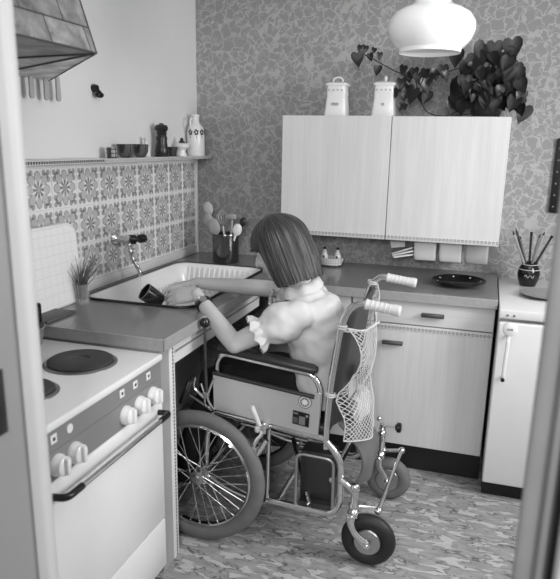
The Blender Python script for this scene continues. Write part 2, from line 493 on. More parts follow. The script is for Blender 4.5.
for r1, r2 in zip(rings, rings[1:]):
    n = len(r1)
    for k in range(n): b.face([r1[k], r1[(k+1) % n], r2[(k+1) % n], r2[k]])
b.face(rings[-1])
obj('basin', b, MT['white'], t)
b = B()
for k in range(13):
    x = SX0+.075+k*.027
    b.tube([(x, SY1-.030, WH-.012), (x, SY1-.048, WH-.075), (x, SY1-.06, WH-.14)], .006, 6)
for k in range(9):
    y = SY1-.08-k*.03
    b.tube([(SX0+.045, y, WH-.07), (SX0+.055, y, WH-.14)], .005, 6)
obj('drainer_ribs', b, MT['white'], t)

# --- wall tap
t = thing('wall_tap', 'chrome wall tap with black lever knob above the sink', 'tap', (.02, -.89, 1.02))
b = B(); b.lathe([(0, 0), (.026, 0), (.028, .004), (.022, .014), (.015, .018), (.015, .05), (.017, .055), (.017, .075), (0, .077)], (.0105, -.878, 1.04), (1, .08, -.03), 20)
obj('tap_body', b, MT['chrome'], t)
b = B(); b.lathe([(0, 0), (.02, 0), (.022, .01), (.02, .03), (0, .032)], (.07, -.862, 1.037), (.75, .66, -.05), 16)
b.lathe([(0, 0), (.012, 0), (.012, .022), (.019, .028), (.02, .05), (.017, .058), (0, .06)], (.085, -.84, 1.035), (.35, .93, 0), 16)
obj('tap_knob', b, MT['black'], t)
b = B(); P = crom([(.075, -.87, 1.02), (.08, -.868, .985), (.088, -.86, .945), (.105, -.85, .91), (.112, -.845, .875)], 5)
b.tube(P, [.0085+.0012*math.sin(i*1.5) for i in range(len(P))], 10); obj('spout', b, MT['chrome'], t)
b = B(); b.tube([(.112, -.845, .876), (.112, -.845, .71)], .0035, 8); obj('water_stream', b, MT['glass'], t)

# --- base cupboards
def strip(name, x0, x1, y, z, h, par, pitch=.016):
    obj('trim_strip', B().box(x0, x1, y-.003, y, z-h/2, z+h/2), mat_dots(name, 0, pitch, z, .80, .52, 'ring', .40), par)
dash = mat('cupboard_handle_grey', .30, .35, .3, var=.1)
def base_unit(x0, x1, label):
    t = thing('base_cabinet', label, 'cabinet', ((x0+x1)/2, -.3, 0))
    obj('carcass', B().box(x0+.002, x1-.002, -.558, -.006, .135, .808), MT['dark'] if False else MT['offwhite'], t)
    obj('plinth', B().box(x0, x1, -.53, -.05, 0, .135), MT['nearblack'], t)
    d = obj('drawer', B().box(x0+.004, x1-.004, -.58, -.559, .705, .806, .0015, 1), MT['cabh'], t)
    xm = (x0+x1)/2+.05
    obj('handle', B().box(xm-.048, xm+.048, -.605, -.580, .748, .764, .004), dash, d)
    d = obj('door', B().box(x0+.004, x1-.004, -.58, -.559, .137, .700, .0015, 1), MT['cab'], t)
    hx = x0+.19 if x1-x0 > .5 else x1-.1
    obj('handle', B().box(hx-.045, hx+.045, -.605, -.580, .610, .626, .004), dash, d)
    strip('unit_trim', x0+.006, x1-.006, -.58, .686, .017, d)
base_unit(1.005, 1.61, 'pale wood base cupboard with drawer beside the fridge')
base_unit(.612, 1.003, 'pale wood base cupboard behind the seated person and wheelchair')

# --- wall cupboard
t = thing('wall_cabinet', 'pale wood two door wall cupboard on the papered wall', 'cabinet', (1.09, -.16, 1.03))
obj('carcass', B().box(.589, 1.598, -.308, -.004, 1.03, 1.578), MT['offwhite'], t)
for a, c in ((.589, 1.0955), (1.0985, 1.598)):
    d = obj('door', B().box(a, c, -.33, -.309, 1.030, 1.579, .0015, 1), MT['cab'], t)
    strip('wall_unit_trim', a+.002, c-.002, -.33, 1.0445, .017, d, .0165)
for i, (xa, lab) in enumerate(((1.155, 'crumpled pale storage scoop under the wall cupboard, first from the left'), (1.273, 'frosted storage scoop under wall cupboard, second from the left'), (1.39, 'frosted storage scoop under wall cupboard, third from the left'), (1.508, 'greyish storage scoop under wall cupboard, last at the right'))):
    t = thing('storage_scoop', lab, 'scoop', (xa, -.2, .93), 'storage scoops hung under the wall cupboard')
    w = .052
    obj('rail', B().box(xa-w-.004, xa+w+.004, -.235, -.165, 1.016, 1.0295, .002), MT['black'], t)
    b = B()
    if i == 0:
        b.prism([(xa-w, -.2, 1.016), (xa+w*.35, -.2, 1.016), (xa+w*.45, -.215, .985), (xa-w*.8, -.215, .975)], (0, .05, 0))
        for k in range(3): b.box(-.05, .05, -.03, .03, -.004, .004, .002, 1, Matrix.Translation((xa+.012, -.21, .968-.013*k)) @ Matrix.Rotation(-.35+.1*k, 4, 'Y') @ Matrix.Rotation(.2*k, 4, 'Z'))
    else:
        b.loft([((xa, -.2, 1.016), (w, 0, 0), (0, .033, 0)), ((xa, -.2, .96), (w, 0, 0), (0, .031, 0)), ((xa+.002, -.2, .932), (w*.97, 0, 0), (0, .026, 0)), ((xa+.002, -.2, .926), (w*.9, 0, 0), (0, .02, 0))], 24, 8)
    obj('scoop_body', b, mat('scoop_grey', .66, .3, var=.02) if i == 3 else MT['scoop'], t, 50)

# --- fridge
t = thing('fridge', 'white waist high fridge beside the base cupboard', 'fridge', (1.92, -.35, 0))
obj('plinth', B().box(1.625, 2.21, -.645, -.05, 0, .075), MT['nearblack'], t)
obj('body', B().box(1.622, 2.215, -.64, -.01, .075, .795, .004), MT['white'], t)
obj('top', B().box(1.619, 2.218, -.69, -.006, .797, .835, .006), MT['white'], t)
d = obj('door', B().box(1.622, 2.215, -.69, -.643, .075, .782, .007, 3), MT['white'], t)
h = obj('handle', B().lathe([(0, -.004), (.023, -.004), (.028, 0), (.028, .010), (.023, .013), (0, .013)], (1.664, -.728, .768), (0, -1, .0), 24), MT['porcelain'], d)
b = B(); b.tube(bend([(1.664, -.69, .735), (1.662, -.73, .725), (1.657, -.73, .56), (1.656, -.69, .553)], .015), .0055, 8, flat=(1.3, .8, (1, 0, 0))); obj('handle_bar', b, MT['porcelain'], h)
b = B(); b.lathe([(0, 0), (.008, 0), (.008, .006), (0, .006)], (1.657, -.735, .558), (0, -1, 0), 10); obj('handle_screw', b, MT['black'], h)
b = B()
for k, (dx, w, hh) in enumerate(((-.010, .004, .009), (-.004, .003, .007), (.0015, .004, .008), (.007, .003, .009))): b.box(1.664+dx, 1.664+dx+w, -.7415, -.7405, .768-hh/2, .768+hh/2)
obj('handle_badge', b, MT['grey'], h)
b = B()
for x in (1.652, 1.676): b.lathe([(0, 0), (.005, 0), (.004, .003), (0, .003)], (x, -.69, .812), (0, -1, 0), 10)
obj('top_screws', b, MT['grey'], t)

# --- stove
t = thing('electric_stove', 'white electric stove with grey control panel in front of the tiled wall', 'stove', (.31, -1.88, 0))
ST = .805; Y0, Y1 = -2.172, -1.5725
obj('body', B().box(.03, .575, Y0+.002, Y1-.002, .03, .783), MT['white'], t)
obj('hob_top', B().box(.02, .603, Y0, Y1, .783, ST, .006, 3), MT['white'], t)
ring = mat('hotplate_ring', .55, .3, .8, var=.05)
for (x, y, r) in ((.415, -1.735, .096), (.415, -1.985, .078), (.165, -1.745, .074), (.165, -2.0, .094)):
    p = obj('hotplate', B().lathe([(r, .004), (r, .012), (r*.94, .016), (r*.3, .016), (r*.28, .013), (0, .013)], (x, y, ST-.002), n=40), MT['iron'], t)
    obj('hotplate_ring', B().lathe([(r+.012, 0), (r+.012, .004), (r+.006, .008), (r+.001, .007)], (x, y, ST-.002), n=40), ring, p)
cp = obj('control_panel', B().box(.575, .597, Y0+.004, Y1-.004, .652, .783, .002, 1), MT['panelgrey'], t)
obj('panel_line', B().box(.597, .5978, Y0+.03, Y1-.03, .727, .7285), MT['grey'], cp)
for y in (-2.107, -2.039, -1.795, -1.716, -1.638):
    k = obj('knob', B().lathe([(0, 0), (.028, 0), (.028, .008), (.025, .012), (.024, .024), (.020, .027), (0, .027)], (.597, y, .689), (1, 0, 0), 24), MT['white'], t)
    obj('knob_grip', B().box(.618, .634, y-.007, y+.007, .668, .711, .004), MT['white'], k)
for i, y in enumerate((-2.113, -2.050, -1.808, -1.735, -1.658)):
    k = obj('indicator', B().lathe([(0, 0), (.012, 0), (.012, .002), (0, .002)], (.597, y, .76), (1, 0, 0), 16) if i == 1 else B().box(.597, .599, y-.012, y+.012, .748, .772, .001, 1), MT['white'], cp)
    if i != 1: obj('indicator_lens', B().box(.599, .6, y-.004, y+.004, .756, .764), MT['black'], k)
b = B(); b.loft([((.585, Y0+.006, .625), (.014, 0, 0), (0, 0, .026)), ((.585, Y1-.006, .625), (.014, 0, 0), (0, 0, .026))], 16, 3); obj('rounded_ledge', b, MT['white'], t)
d = obj('oven_door', B().box(.576, .598, Y0+.004, Y1-.004, .228, .598, .004), MT['white'], t)
h = obj('handle', B().tube([(.64, Y0+.05, .622), (.64, Y1-.045, .622)], .0075, 12), MT['chrome'], d)
for y, s in ((Y0+.05, 1), (Y1-.045, -1)): obj('handle_end', B().tube(bend([(.64, y+s*.05, .622), (.64, y-s*.012, .622), (.60, y-s*.014, .618)], .02), .0095, 10), MT['black'], h)
obj('drawer_front', B().box(.576, .598, Y0+.004, Y1-.004, .045, .222, .004), MT['white'], t)

# --- leaning tray, striped board, saucepan
b = B(); P = [(p.y, p.x) for p in rrect(-1.65, -1.205, .858, 1.145, .05, 0)] if False else None
pts = rrect(.858, 1.145, -1.56, -1.226, .045, 0)
b.prism([(.045, p.y, p.x) for p in pts], (.016, 0, 0))
tb = thing('wall_tray', 'white rounded board with a fine grid leaning on the wall tiles', 'board', (.05, -1.4, .851))
for v in b.bm.verts: v.co.x += (1.145-v.co.z)*.06
obj('panel', b, mat_cells('grid_enamel', .93, .86, 1, 2, .0355, .025, .35), tb, 60)
b = B(); b.tube([(p_.x*0+.053+(1.145-p_.x)*.06, p_.y, p_.x) for p_ in pts], .009, 8, True); obj('rolled_edge', b, MT['white'], tb)
b = B(); b.box(.075, .165, -1.555, -1.392, .851, .859, .003)
tag(obj('striped_board', b, mat_stripe('board_stripes', 0, .019, .34, .22)), 'small dark striped board lying on the worktop beside the stove', 'board')
t = thing('saucepan', 'grey saucepan with an upright black handle on the rear hotplate', 'saucepan', (.155, -1.72, .82))
b = B(); b.lathe([(0, 0), (.082, 0), (.088, .006), (.098, .058), (.103, .062), (.099, .065), (.094, .058), (.084, .01), (0, .008)], (.155, -1.715, .8195), n=36); obj('pan_body', b, MT['grey'], t)
b = B(); b.box(.172, .198, -1.634, -1.618, .862, .94, .004, 2); b.box(.172, .198, -1.65, -1.618, .925, .944, .006); obj('pan_handle', b, MT['black'], t)

# --- cooker hood
t = thing('cooker_hood', 'copper sheet cooker hood with angled sides above the stove', 'cooker hood', (.2, -1.9, 1.65))
T1, T2 = V((.45, -1.622, 1.688)), V((.45, -2.12, 1.688)); B1, B2 = V((.006, -1.247, 1.652)), V((.006, -2.37, 1.652))
U1, U2 = V((.25, -1.59, 2.24)), V((.25, -2.12, 2.24)); W1, W2 = V((.006, -1.40, 2.24)), V((.006, -2.37, 2.24))
V1, V2 = U1+V((-.05, 0, .25)), U2+V((-.05, 0, .25)); X1, X2 = W1+V((0, -.04, .25)), W2+V((0, .02, .25))
b = B()
for f in ((T1, T2, U2, U1), (T1, U1, W1, B1), (T2, B2, W2, U2), (U1, U2, V2, V1), (U1, V1, X1, W1), (U2, W2, X2, V2)): b.poly(f)
obj('canopy', b, MT['copper'], t, 10)
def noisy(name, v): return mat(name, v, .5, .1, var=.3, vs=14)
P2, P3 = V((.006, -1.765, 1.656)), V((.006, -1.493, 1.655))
obj('inner_panel', B().poly((T1, T2, B2, P2)), noisy('hood_shade_dark', .44), t, 10)  # underside shading is painted: dark, mid and light tones on the three panels
obj('inner_panel', B().poly((T1, P2, P3)), noisy('hood_shade_mid', .60), t, 10)
obj('inner_panel', B().poly((T1, P3, B1)), noisy('hood_shade_light', .74), t, 10)
b = B()
for p in (P2, P3): b.tube([T1-V((.004, .004, .002)), p-V((0, 0, .002))], .003, 6)
b.tube([T1, B1], .003, 6); b.tube([T1, T2], .003, 6); b.tube([T1, U1], .003, 6)
obj('seam', b, mat('hood_seam', .28, .5, var=.1), t)
spat = mat('pale_spatula', .66, .55, var=.05)
labs = ('pale flat utensil hanging under the hood, nearest the door frame', 'pale flat utensil hanging under the hood, middle of three', 'pale flat utensil hanging under the hood, nearest the wall hook')
for i, (y, z0, z1) in enumerate(((-1.377, 1.583, 1.668), (-1.300, 1.582, 1.668), (-1.234, 1.582, 1.668))):
    b = B(); b.prism([(.03, y-.009, z1), (.03, y+.009, z1), (.03, y+.0125, z0+.012), (.03, y+.009, z0+.003), (.03, y, z0), (.03, y-.009, z0+.003), (.03, y-.0125, z0+.012)], (.006, 0, 0))
    b.tube([(.033, y, z1-.002), (.033, y, z1+.012), (.002, y, z1+.014)], .003, 6)
    tag(obj('hanging_utensil', b, spat), labs[i], 'utensil', 'utensils hanging below the hood')
t = thing('wall_hook', 'small black hook on the white wall right of the hood', 'hook', (.01, -.96, 1.62))
b = B(); b.lathe([(0, 0), (.014, 0), (.016, .008), (.012, .022), (0, .024)], (0, -.967, 1.650), (1, 0, 0), 16); obj('hook_plate', b, MT['black'], t)
b = B(); b.tube(crom([(.015, -.967, 1.645), (.03, -.965, 1.632), (.03, -.955, 1.62)], 4), .008, 8); b.ball((.022, -.955, 1.625), (.014, .024, .012)); obj('hook_peg', b, MT['black'], t)

# --- narrow wall shelf
t = thing('wall_shelf', 'long narrow white shelf with dotted edge above the wall tiles', 'shelf', (.05, -.7, 1.36))
obj('board', B().box(.001, .098, -1.06, -.03, 1.366, 1.380, .002, 1), MT['offwhite'], t)
obj('board', B().box(.001, .098, -2.38, -1.063, 1.366, 1.382, .002, 1), MT['offwhite'], t)
obj('dotted_edge', B().box(.098, .100, -1.06, -.03, 1.366, 1.379), mat_dots('shelf_dots', 1, .0135, 1.3725, .82, .56, 'ring', .42), t)
obj('dotted_edge', B().box(.098, .100, -2.38, -1.063, 1.367, 1.381), mat_dots('shelf_dots_dark', 1, .0135, 1.374, .8, .22, 'sq', .36), t)
SZ = 1.3805
t = thing('spice_jar', 'small patterned glass jar at the left end of the shelf row', 'jar', (.05, -.93, SZ))
obj('jar_body', B().lathe([(0, 0), (.020, 0), (.022, .004), (.022, .038), (.018, .044), (0, .044)], (.05, -.93, SZ), n=20), mat_cells('jar_pattern', .62, .25, 1, 2, .016, .14), t)
for y, l in ((-.825, 'dark glazed cup on the shelf beside the patterned jar'), (-.70, 'dark glazed cup on the shelf beside the pepper mill')):
    t = thing('glazed_cup', l, 'cup', (.05, y, SZ), 'dark glazed cups on the shelf')
    obj('cup_body', B().lathe([(0, .001), (.020, .001), (.023, .004), (.033, .022), (.036, .054), (.0345, .056), (.031, .026), (.02, .008), (0, .006)], (.05, y, SZ), n=28), mat_stripe('cup_painted_sheen', 1, .021, .34, .20, .15, .22), t)  # streaks painted into the glaze in place of vertical highlights
b = B(); b.lathe([(0, 0), (.018, 0), (.019, .004), (.019, .04), (.009, .055), (.008, .07), (.011, .074), (.011, .084), (0, .086)], (.03, -.612, SZ), n=18)
tag(obj('salt_bottle', b, MT['offwhite']), 'small pale bottle standing behind the dark cups on the shelf', 'bottle')
t = thing('pepper_mill', 'tall dark turned wooden pepper mill on the shelf', 'pepper mill', (.05, -.5, SZ))
obj('mill_body', B().lathe([(0, 0), (.033, 0), (.034, .006), (.030, .012), (.033, .022), (.028, .045), (.024, .07), (.027, .085), (.024, .092), (.022, .1), (0, .1)], (.05, -.5, SZ), n=24), MT['woodd'], t)
obj('mill_head', B().lathe([(0, .1), (.022, .1), (.026, .105), (.022, .112), (.029, .12), (.032, .13), (.027, .142), (.012, .146), (.010, .15), (0, .153)], (.05, -.5, SZ), n=24), MT['woodd'], t)
t = thing('egg_cup', 'small dark tumbler between the pepper mill and the white pot', 'cup', (.05, -.39, SZ))
obj('cup_body', B().lathe([(0, 0), (.020, 0), (.023, .02), (.027, .044), (.025, .044), (.02, .01), (0, .008)], (.05, -.395, SZ), n=20), MT['greyd'], t)
t = thing('lidded_pot', 'white footed pot with a dark knob on the shelf', 'pot', (.05, -.29, SZ))
obj('pot_body', B().lathe([(0, 0), (.024, 0), (.025, .005), (.019, .02), (.020, .03), (.038, .045), (.040, .058), (.034, .062), (0, .064)], (.05, -.29, SZ), n=24), MT['porcelain'], t)
obj('lid_knob', B().lathe([(0, .063), (.018, .064), (.012, .072), (.008, .078), (.009, .086), (0, .09)], (.05, -.29, SZ), n=16), MT['greyd'], t)
t = thing('porcelain_bottle', 'tall white bottle with dark flower band at the shelf end', 'bottle', (.05, -.125, SZ))
obj('bottle_body', B().lathe([(0, 0), (.044, 0), (.046, .004), (.046, .12), (.040, .142), (.026, .158), (.019, .168), (.018, .195), (.021, .198), (.021, .206), (0, .207)], (.05, -.125, SZ), n=28), MT['porcelain'], t)
b = B(); b.tube(crom([(.05, -.16, SZ+.185), (.05, -.185, SZ+.18), (.05, -.185, SZ+.14), (.05, -.166, SZ+.125)], 4), .005, 8); obj('bottle_handle', b, MT['porcelain'], t)
b = B()
for a in (-100, -62, -24, 14):
    t_ = math.radians(a); c = V((.05+.0468*math.cos(t_), -.125+.0468*math.sin(t_), SZ+.118))
    tx = V((-math.sin(t_), math.cos(t_), 0)); nr = V((math.cos(t_), math.sin(t_), 0))
    for k in range(5):
        q = k*2*PI/5+.5; cc = c+tx*(.008*math.cos(q))+V((0, 0, .010*math.sin(q)))
        b.prism([cc+tx*(.005*math.cos(j*PI/4))+V((0, 0, .006*math.sin(j*PI/4))) for j in range(8)], nr*.0006)
    b.prism([c+tx*.001+V((0, 0, -.012)), c-tx*.001+V((0, 0, -.012)), c-tx*.001+V((0, 0, -.03)), c+tx*.001+V((0, 0, -.03))], nr*.0006)
obj('flower_band', b, MT['greyd'], t)

# --- things on the worktops
t = thing('glass_of_chives', 'clear glass of spiky chives beside the sink corner', 'glass', (.10, -1.262, WH))
obj('glass', B().lathe([(0, 0), (.026, 0), (.028, .004), (.032, .075), (.030, .075), (.026, .008), (0, .006)], (.10, -1.262, WH+.001), n=22), MT['glass'], t)
b = B()
for k in range(48):
    a = random.uniform(0, 2*PI); r = random.uniform(0, .014); s = random.uniform(.2, 1); h = random.uniform(.10, .17)
    p = V((.10+r*math.cos(a), -1.262+r*math.sin(a), WH+.012)); lean = V((math.cos(a)*.06*s+.012, math.sin(a)*.075*s+.02, 0))
    q = p+lean*.22+V((0, 0, h*.55)); e = p+lean+V((0, 0, h))
    if e.x < .02: e.x = .02
    b.tube([p, q, e], [.0017, .0016, .0006], 4)
obj('chives', b, mat('chive_green', .34, .6, var=.3, vs=40), t)
t = thing('utensil_jar', 'polished metal jar in the worktop corner', 'jar', (.268, -.25, WH))
obj('jar_body', B().lathe([(0, 0), (.066, 0), (.068, .004), (.067, .14), (.071, .144), (.070, .149), (.064, .148), (.063, .01), (0, .008)], (.268, -.25, WH+.001), n=36), mat('jar_metal', .42, .22, .9, var=.05), t)
def spoon(top, foot, label, kind, m, ry=.03):
    top, foot = V(top), V(foot); b = B(); d = (top-foot).normalized()
    b.tube([foot, foot.lerp(top, .5), top], [.0055, .006, .0065], 8)
    q = V((0, 0, 1)).rotation_difference(d).to_matrix()
    if kind == 'spoon': b.ball(top+d*ry*.8, (ry*.75, .009, ry), mx=q)
    elif kind == 'flat': b.box(-ry*.7, ry*.7, -.004, .004, -.01, ry*2, .006, mx=Matrix.Translation(top) @ q.to_4x4())
    elif kind == 'whisk':
        for k in range(7):
            a = k*PI/7; u = q @ V((math.cos(a), math.sin(a), 0))
            b.tube(crom([top, top+u*ry*.7+d*ry*.8, top+u*ry*.8+d*ry*1.5, top+d*ry*2.3, top-u*ry*.8+d*ry*1.5, top-u*ry*.7+d*ry*.8, top], 3), .0016, 4)
    elif kind == 'hammer': b.box(-ry, ry, -.014, .014, -.012, .014, .005, mx=Matrix.Translation(top) @ q.to_4x4())
    tag(obj('kitchen_utensil', b, m), label, 'utensil', 'utensils standing in the metal jar')
c0 = (.268, -.25, .87)
pal = mat('pale_wood_spoon', .68, .6, var=.05)
spoon((.185, -.25, 1.035), (.25, -.25, .865), 'pale wooden spoon leaning left in the metal jar', 'spoon', MT['woodl'], .036)
spoon((.165, -.215, 1.09), (.245, -.235, .865), 'tall pale ladle at back left of the metal jar', 'spoon', pal, .036)
spoon((.225, -.275, 1.0), (.262, -.27, .865), 'broad wooden spoon at the front of the metal jar', 'spoon', MT['woodl'], .044)
spoon((.238, -.21, 1.03), (.265, -.225, .865), 'wire whisk standing in the metal jar', 'whisk', mat('whisk_wire', .72, .4, .3, var=.05), .036)
spoon((.300, -.235, 1.085), (.28, -.235, .865), 'wooden mallet standing in the metal jar', 'hammer', MT['woodl'], .022)
spoon((.345, -.22, 1.04), (.292, -.235, .865), 'dark spoon at right behind the white spoon in the jar', 'spoon', MT['woodd'], .024)
spoon((.335, -.28, 1.0), (.285, -.27, .865), 'white round spoon at the right of the metal jar', 'spoon', MT['white'], .033)
b = B(); q = .045
b.loft([((.80, -.135, WH+.002), (.052, 0, 0), (0, .038, 0)), ((.80, -.135, WH+.012), (.056, 0, 0), (0, .042, 0)), ((.80, -.135, WH+.045), (.068, 0, 0), (0, .05, 0)), ((.80, -.135, WH+.046), (.064, 0, 0), (0, .046, 0)), ((.80, -.135, WH+.016), (.052, 0, 0), (0, .038, 0))], 32, 2.2)
t = thing('wicker_basket', 'small white oval basket on the rear worktop', 'basket', (.80, -.135, WH))
obj('basket_body', b, mat_cells('basket_weave', .86, .72, 0, 2, .012, .16, .7), t)
b = B(); b.tube([(.80+.054*math.cos(2*PI*k/32), -.135+.040*math.sin(2*PI*k/32), WH+.006) for k in range(32)], .004, 6, True); obj('base_band', b, MT['greyd'], t)
for sx, l in ((-.034, 'white pointed shaker with dark tip at left in basket'), (.034, 'white pointed shaker with dark tip at right in basket')):
    t = thing('salt_shaker', l, 'shaker', (.80+sx, -.135, WH+.018))
    o = (.80+sx, -.135, WH+.019)
    obj('shaker_body', B().lathe([(0, 0), (.016, 0), (.02, .01), (.018, .035), (.010, .055), (.006, .066), (0, .068)], o, n=18), MT['porcelain'], t)
    obj('shaker_tip', B().lathe([(0, .064), (.007, .066), (.007, .075), (0, .08)], o, n=12), MT['black'], t)
    b = B(); b.ball((o[0]+.0, o[1]-.018, o[2]+.03), (.006, .003, .007)); obj('shaker_mark', b, MT['greyd'], t)
t = thing('black_dish', 'round black glazed dish on the rear worktop', 'dish', (1.445, -.36, WH))
obj('dish', B().lathe([(0, .003), (.07, .001), (.085, .006), (.115, .022), (.119, .024), (.116, .027), (.08, .012), (0, .010)], (1.445, -.36, WH), n=44), mat('black_glaze', .08, .12, var=.2, vs=20), t)
for k in range(8):
    a = k*PI/4+.3; b = B(); b.lathe([(0, 0), (.005, .001), (0, .002)], (1.445+.098*math.cos(a), -.36+.098*math.sin(a), WH+.0185), (-.45*math.cos(a), -.45*math.sin(a), 1), 8); obj('rim_dot', b, MT['offwhite'], t)

# --- fridge top
FT = .8355
t = thing('pencil_vase', 'round dark painted vase on the fridge', 'vase', (1.745, -.18, FT))
vz = (1.747, -.17, FT)
obj('vase_body', B().lathe([(0, 0), (.035, 0), (.037, .004), (.046, .03), (.050, .055), (.046, .08), (.034, .100), (.036, .108), (.031, .106), (.04, .06), (.03, .01), (0, .008)], vz, n=30), mat('vase_glaze', .11, .15, var=.5, vs=28), t)
b = B()
for z, r in ((.078, .0475), (.100, .0352)): b.torus((vz[0], vz[1], FT+z), r, .0014, (0, 0, 1), 30, 6)
b.tube([(vz[0]-.02+.004*k, vz[1]-.0490+.0004*abs(k-5), FT+.05+.007*math.sin(k*1.3)) for k in range(11)], .0012, 5)
obj('vase_painting', b, MT['offwhite'], t)
for i, (x, z, m, l) in enumerate(((1.655, 1.09, 'woodl', 'pale pencil leaning far left in the vase'), (1.69, 1.065, 'grey', 'grey pencil leaning left in the vase'), (1.668, 1.10, 'greyd', 'dark pencil leaning left in the vase'), (1.738, 1.085, 'woodd', 'dark brush upright in the vase'), (1.775, 1.08, 'grey', 'grey pencil leaning right in the vase'), (1.793, 1.09, 'woodl', 'pale pencil leaning right in the vase'), (1.825, 1.075, 'woodd', 'dark pencil leaning far right in the vase'))):
    dx = (x-1.745); foot = V((vz[0]-dx*.15, vz[1]+random.uniform(-.01, .01), FT+.016)); top = V((x, -.2+random.uniform(-.03, .03), z))
    t = thing('pencil', l, 'pencil', foot, 'pencils and brushes in the vase')
    d = (top-foot)
    obj('shaft', B().tube([foot, foot+d*.93], .0052, 6), MT[m], t)
    obj('tip', B().tube([foot+d*.93, top], [.0052, .007 if m == 'woodd' else .001], 6), MT['black'], t)
b = B(); b.lathe([(0, .002), (.05, .001), (.06, .004), (.102, .016), (.105, .019), (.1, .019), (.06, .008), (0, .007)], (1.806, -.40, FT), n=44)
tag(obj('grey_plate', b, mat('plate_grey', .56, .3, var=.06)), 'flat grey plate on the fridge in front of the vase', 'plate')
t = thing('wall_rack', 'long black wall holder with pale studs right of the wall cupboard', 'wall holder', (1.845, -.01, 1.15))
b = B(); b.box(1.812, 1.885, -.022, -.002, 1.16, 1.50, .01, 3); obj('backing', b, MT['black'], t)
for k in range(6):
    for x in (1.828, 1.868): obj('stud', B().ball((x, -.024, 1.19+k*.053), (.005, .004, .005), 8, 6), MT['grey'], t)

# --- on top of the wall cupboard
CT = 1.5795
for x, kind, l in ((.812, 'bail', 'white porcelain canister with loop handle on the wall cupboard'), (1.036, 'knob', 'white porcelain canister with knob lid on the wall cupboard')):
    y = -.18
    t = thing('canister', l, 'canister', (x, y, CT), 'white canisters on the wall cupboard')
    b = B(); b.loft([((x, y, CT), (.054, 0, 0), (0, .054, 0)), ((x, y, CT+.095), (.044, 0, 0), (0, .044, 0)), ((x, y, CT+.10), (.046, 0, 0), (0, .046, 0)), ((x, y, CT+.138), (.043, 0, 0), (0, .043, 0))], 24, 9)
    obj('canister_body', b, MT['porcelain'], t)
    b = B(); b.loft([((x, y, CT+.138), (.050, 0, 0), (0, .05, 0)), ((x, y, CT+.148), (.052, 0, 0), (0, .052, 0)), ((x, y, CT+.153), (.042, 0, 0), (0, .042, 0)), ((x, y, CT+.156), (.03, 0, 0), (0, .03, 0))], 24, 7)
    li = obj('lid', b, MT['porcelain'], t)
    b = B()
    if kind == 'bail': b.tube(crom([(x-.022, y, CT+.154), (x-.02, y, CT+.17), (x, y, CT+.178), (x+.02, y, CT+.17), (x+.022, y, CT+.154)], 4), .004, 8)
    else: b.lathe([(0, 0), (.007, 0), (.005, .008), (.008, .016), (.006, .024), (0, .027)], (x, y, CT+.155), n=14)
    obj('lid_handle', b, MT['porcelain'], li)
    b = B()
    for k in range(4): b.lathe([(0, 0), (.005, .0008), (0, .0012)], (x-.03+.02*k, y-.0455, CT+.118), (0, -1, .05), 8)
    obj('dot_band', b, mat('pale_grey_print', .70, .4), t)
    b = B()
    n = 3 if kind == 'bail' else 1
    for k in range(n): b.torus((x+(k-(n-1)/2)*.011, y-.0505, CT+.055), .005, .0014, (0, -1, .105), 12, 5)
    obj('emblem', b, mat('grey_print', .5, .4), t)

# trailing house plant
t = thing('trailing_plant', 'dark trailing heart leaved plant on the wall cupboard', 'plant', (1.49, -.17, CT))
obj('pot', B().lathe([(0, 0), (.055, 0), (.062, .01), (.078, .05), (.076, .095), (.066, .118), (.07, .124), (.062, .124), (.06, .10), (0, .10)], (1.49, -.17, CT), n=30), MT['pot'], t)
pots = t
lv = B(); st = B()
def leaf(p, s, d, nrm):
    """heart shaped blade hanging from p along d, facing nrm"""
    p, d, nrm = V(p), V(d).normalized(), V(nrm)
    nrm = (nrm-d*nrm.dot(d)).normalized(); w = d.cross(nrm)
    out = [(0, 0), (.16, -.14), (.36, -.12), (.5, .08), (.48, .32), (.33, .62), (.14, .88), (0, 1.08)]
    mid = [p+d*s*k/7*1.08-nrm*s*.09*math.sin(k/7*PI) for k in range(8)]
    m = [lv.bm.verts.new(q) for q in mid]
    for sg in (1, -1):
        e = [lv.bm.verts.new(p+d*s*y+w*s*x*sg+nrm*s*.10*x) for x, y in out[1:-1]]
        e = [m[0]]+e+[m[-1]]
        for k in range(7):
            q = [m[k], m[k+1], e[k+1], e[k]]
            q2 = []
            for v in q:
                if v not in q2: q2.append(v)
            if len(q2) > 2: lv.face(q2)
def vine(pts): st.tube(crom(pts, 5), .0028, 5)
vine([(1.47, -.17, 1.70), (1.40, -.20, 1.79), (1.28, -.20, 1.765), (1.17, -.2, 1.755), (1.09, -.2, 1.775), (1.0, -.2, 1.82), (.93, -.2, 1.855), (.90, -.2, 1.86)])
vine([(1.44, -.17, 1.60), (1.33, -.2, 1.585), (1.24, -.2, 1.60), (1.20, -.2, 1.66), (1.17, -.2, 1.755)])
vine([(1.49, -.17, 1.70), (1.50, -.2, 1.8), (1.52, -.2, 1.85), (1.56, -.2, 1.875), (1.585, -.2, 1.87)])
vine([(1.49, -.17, 1.70), (1.56, -.2, 1.74), (1.63, -.22, 1.68), (1.655, -.22, 1.60)])
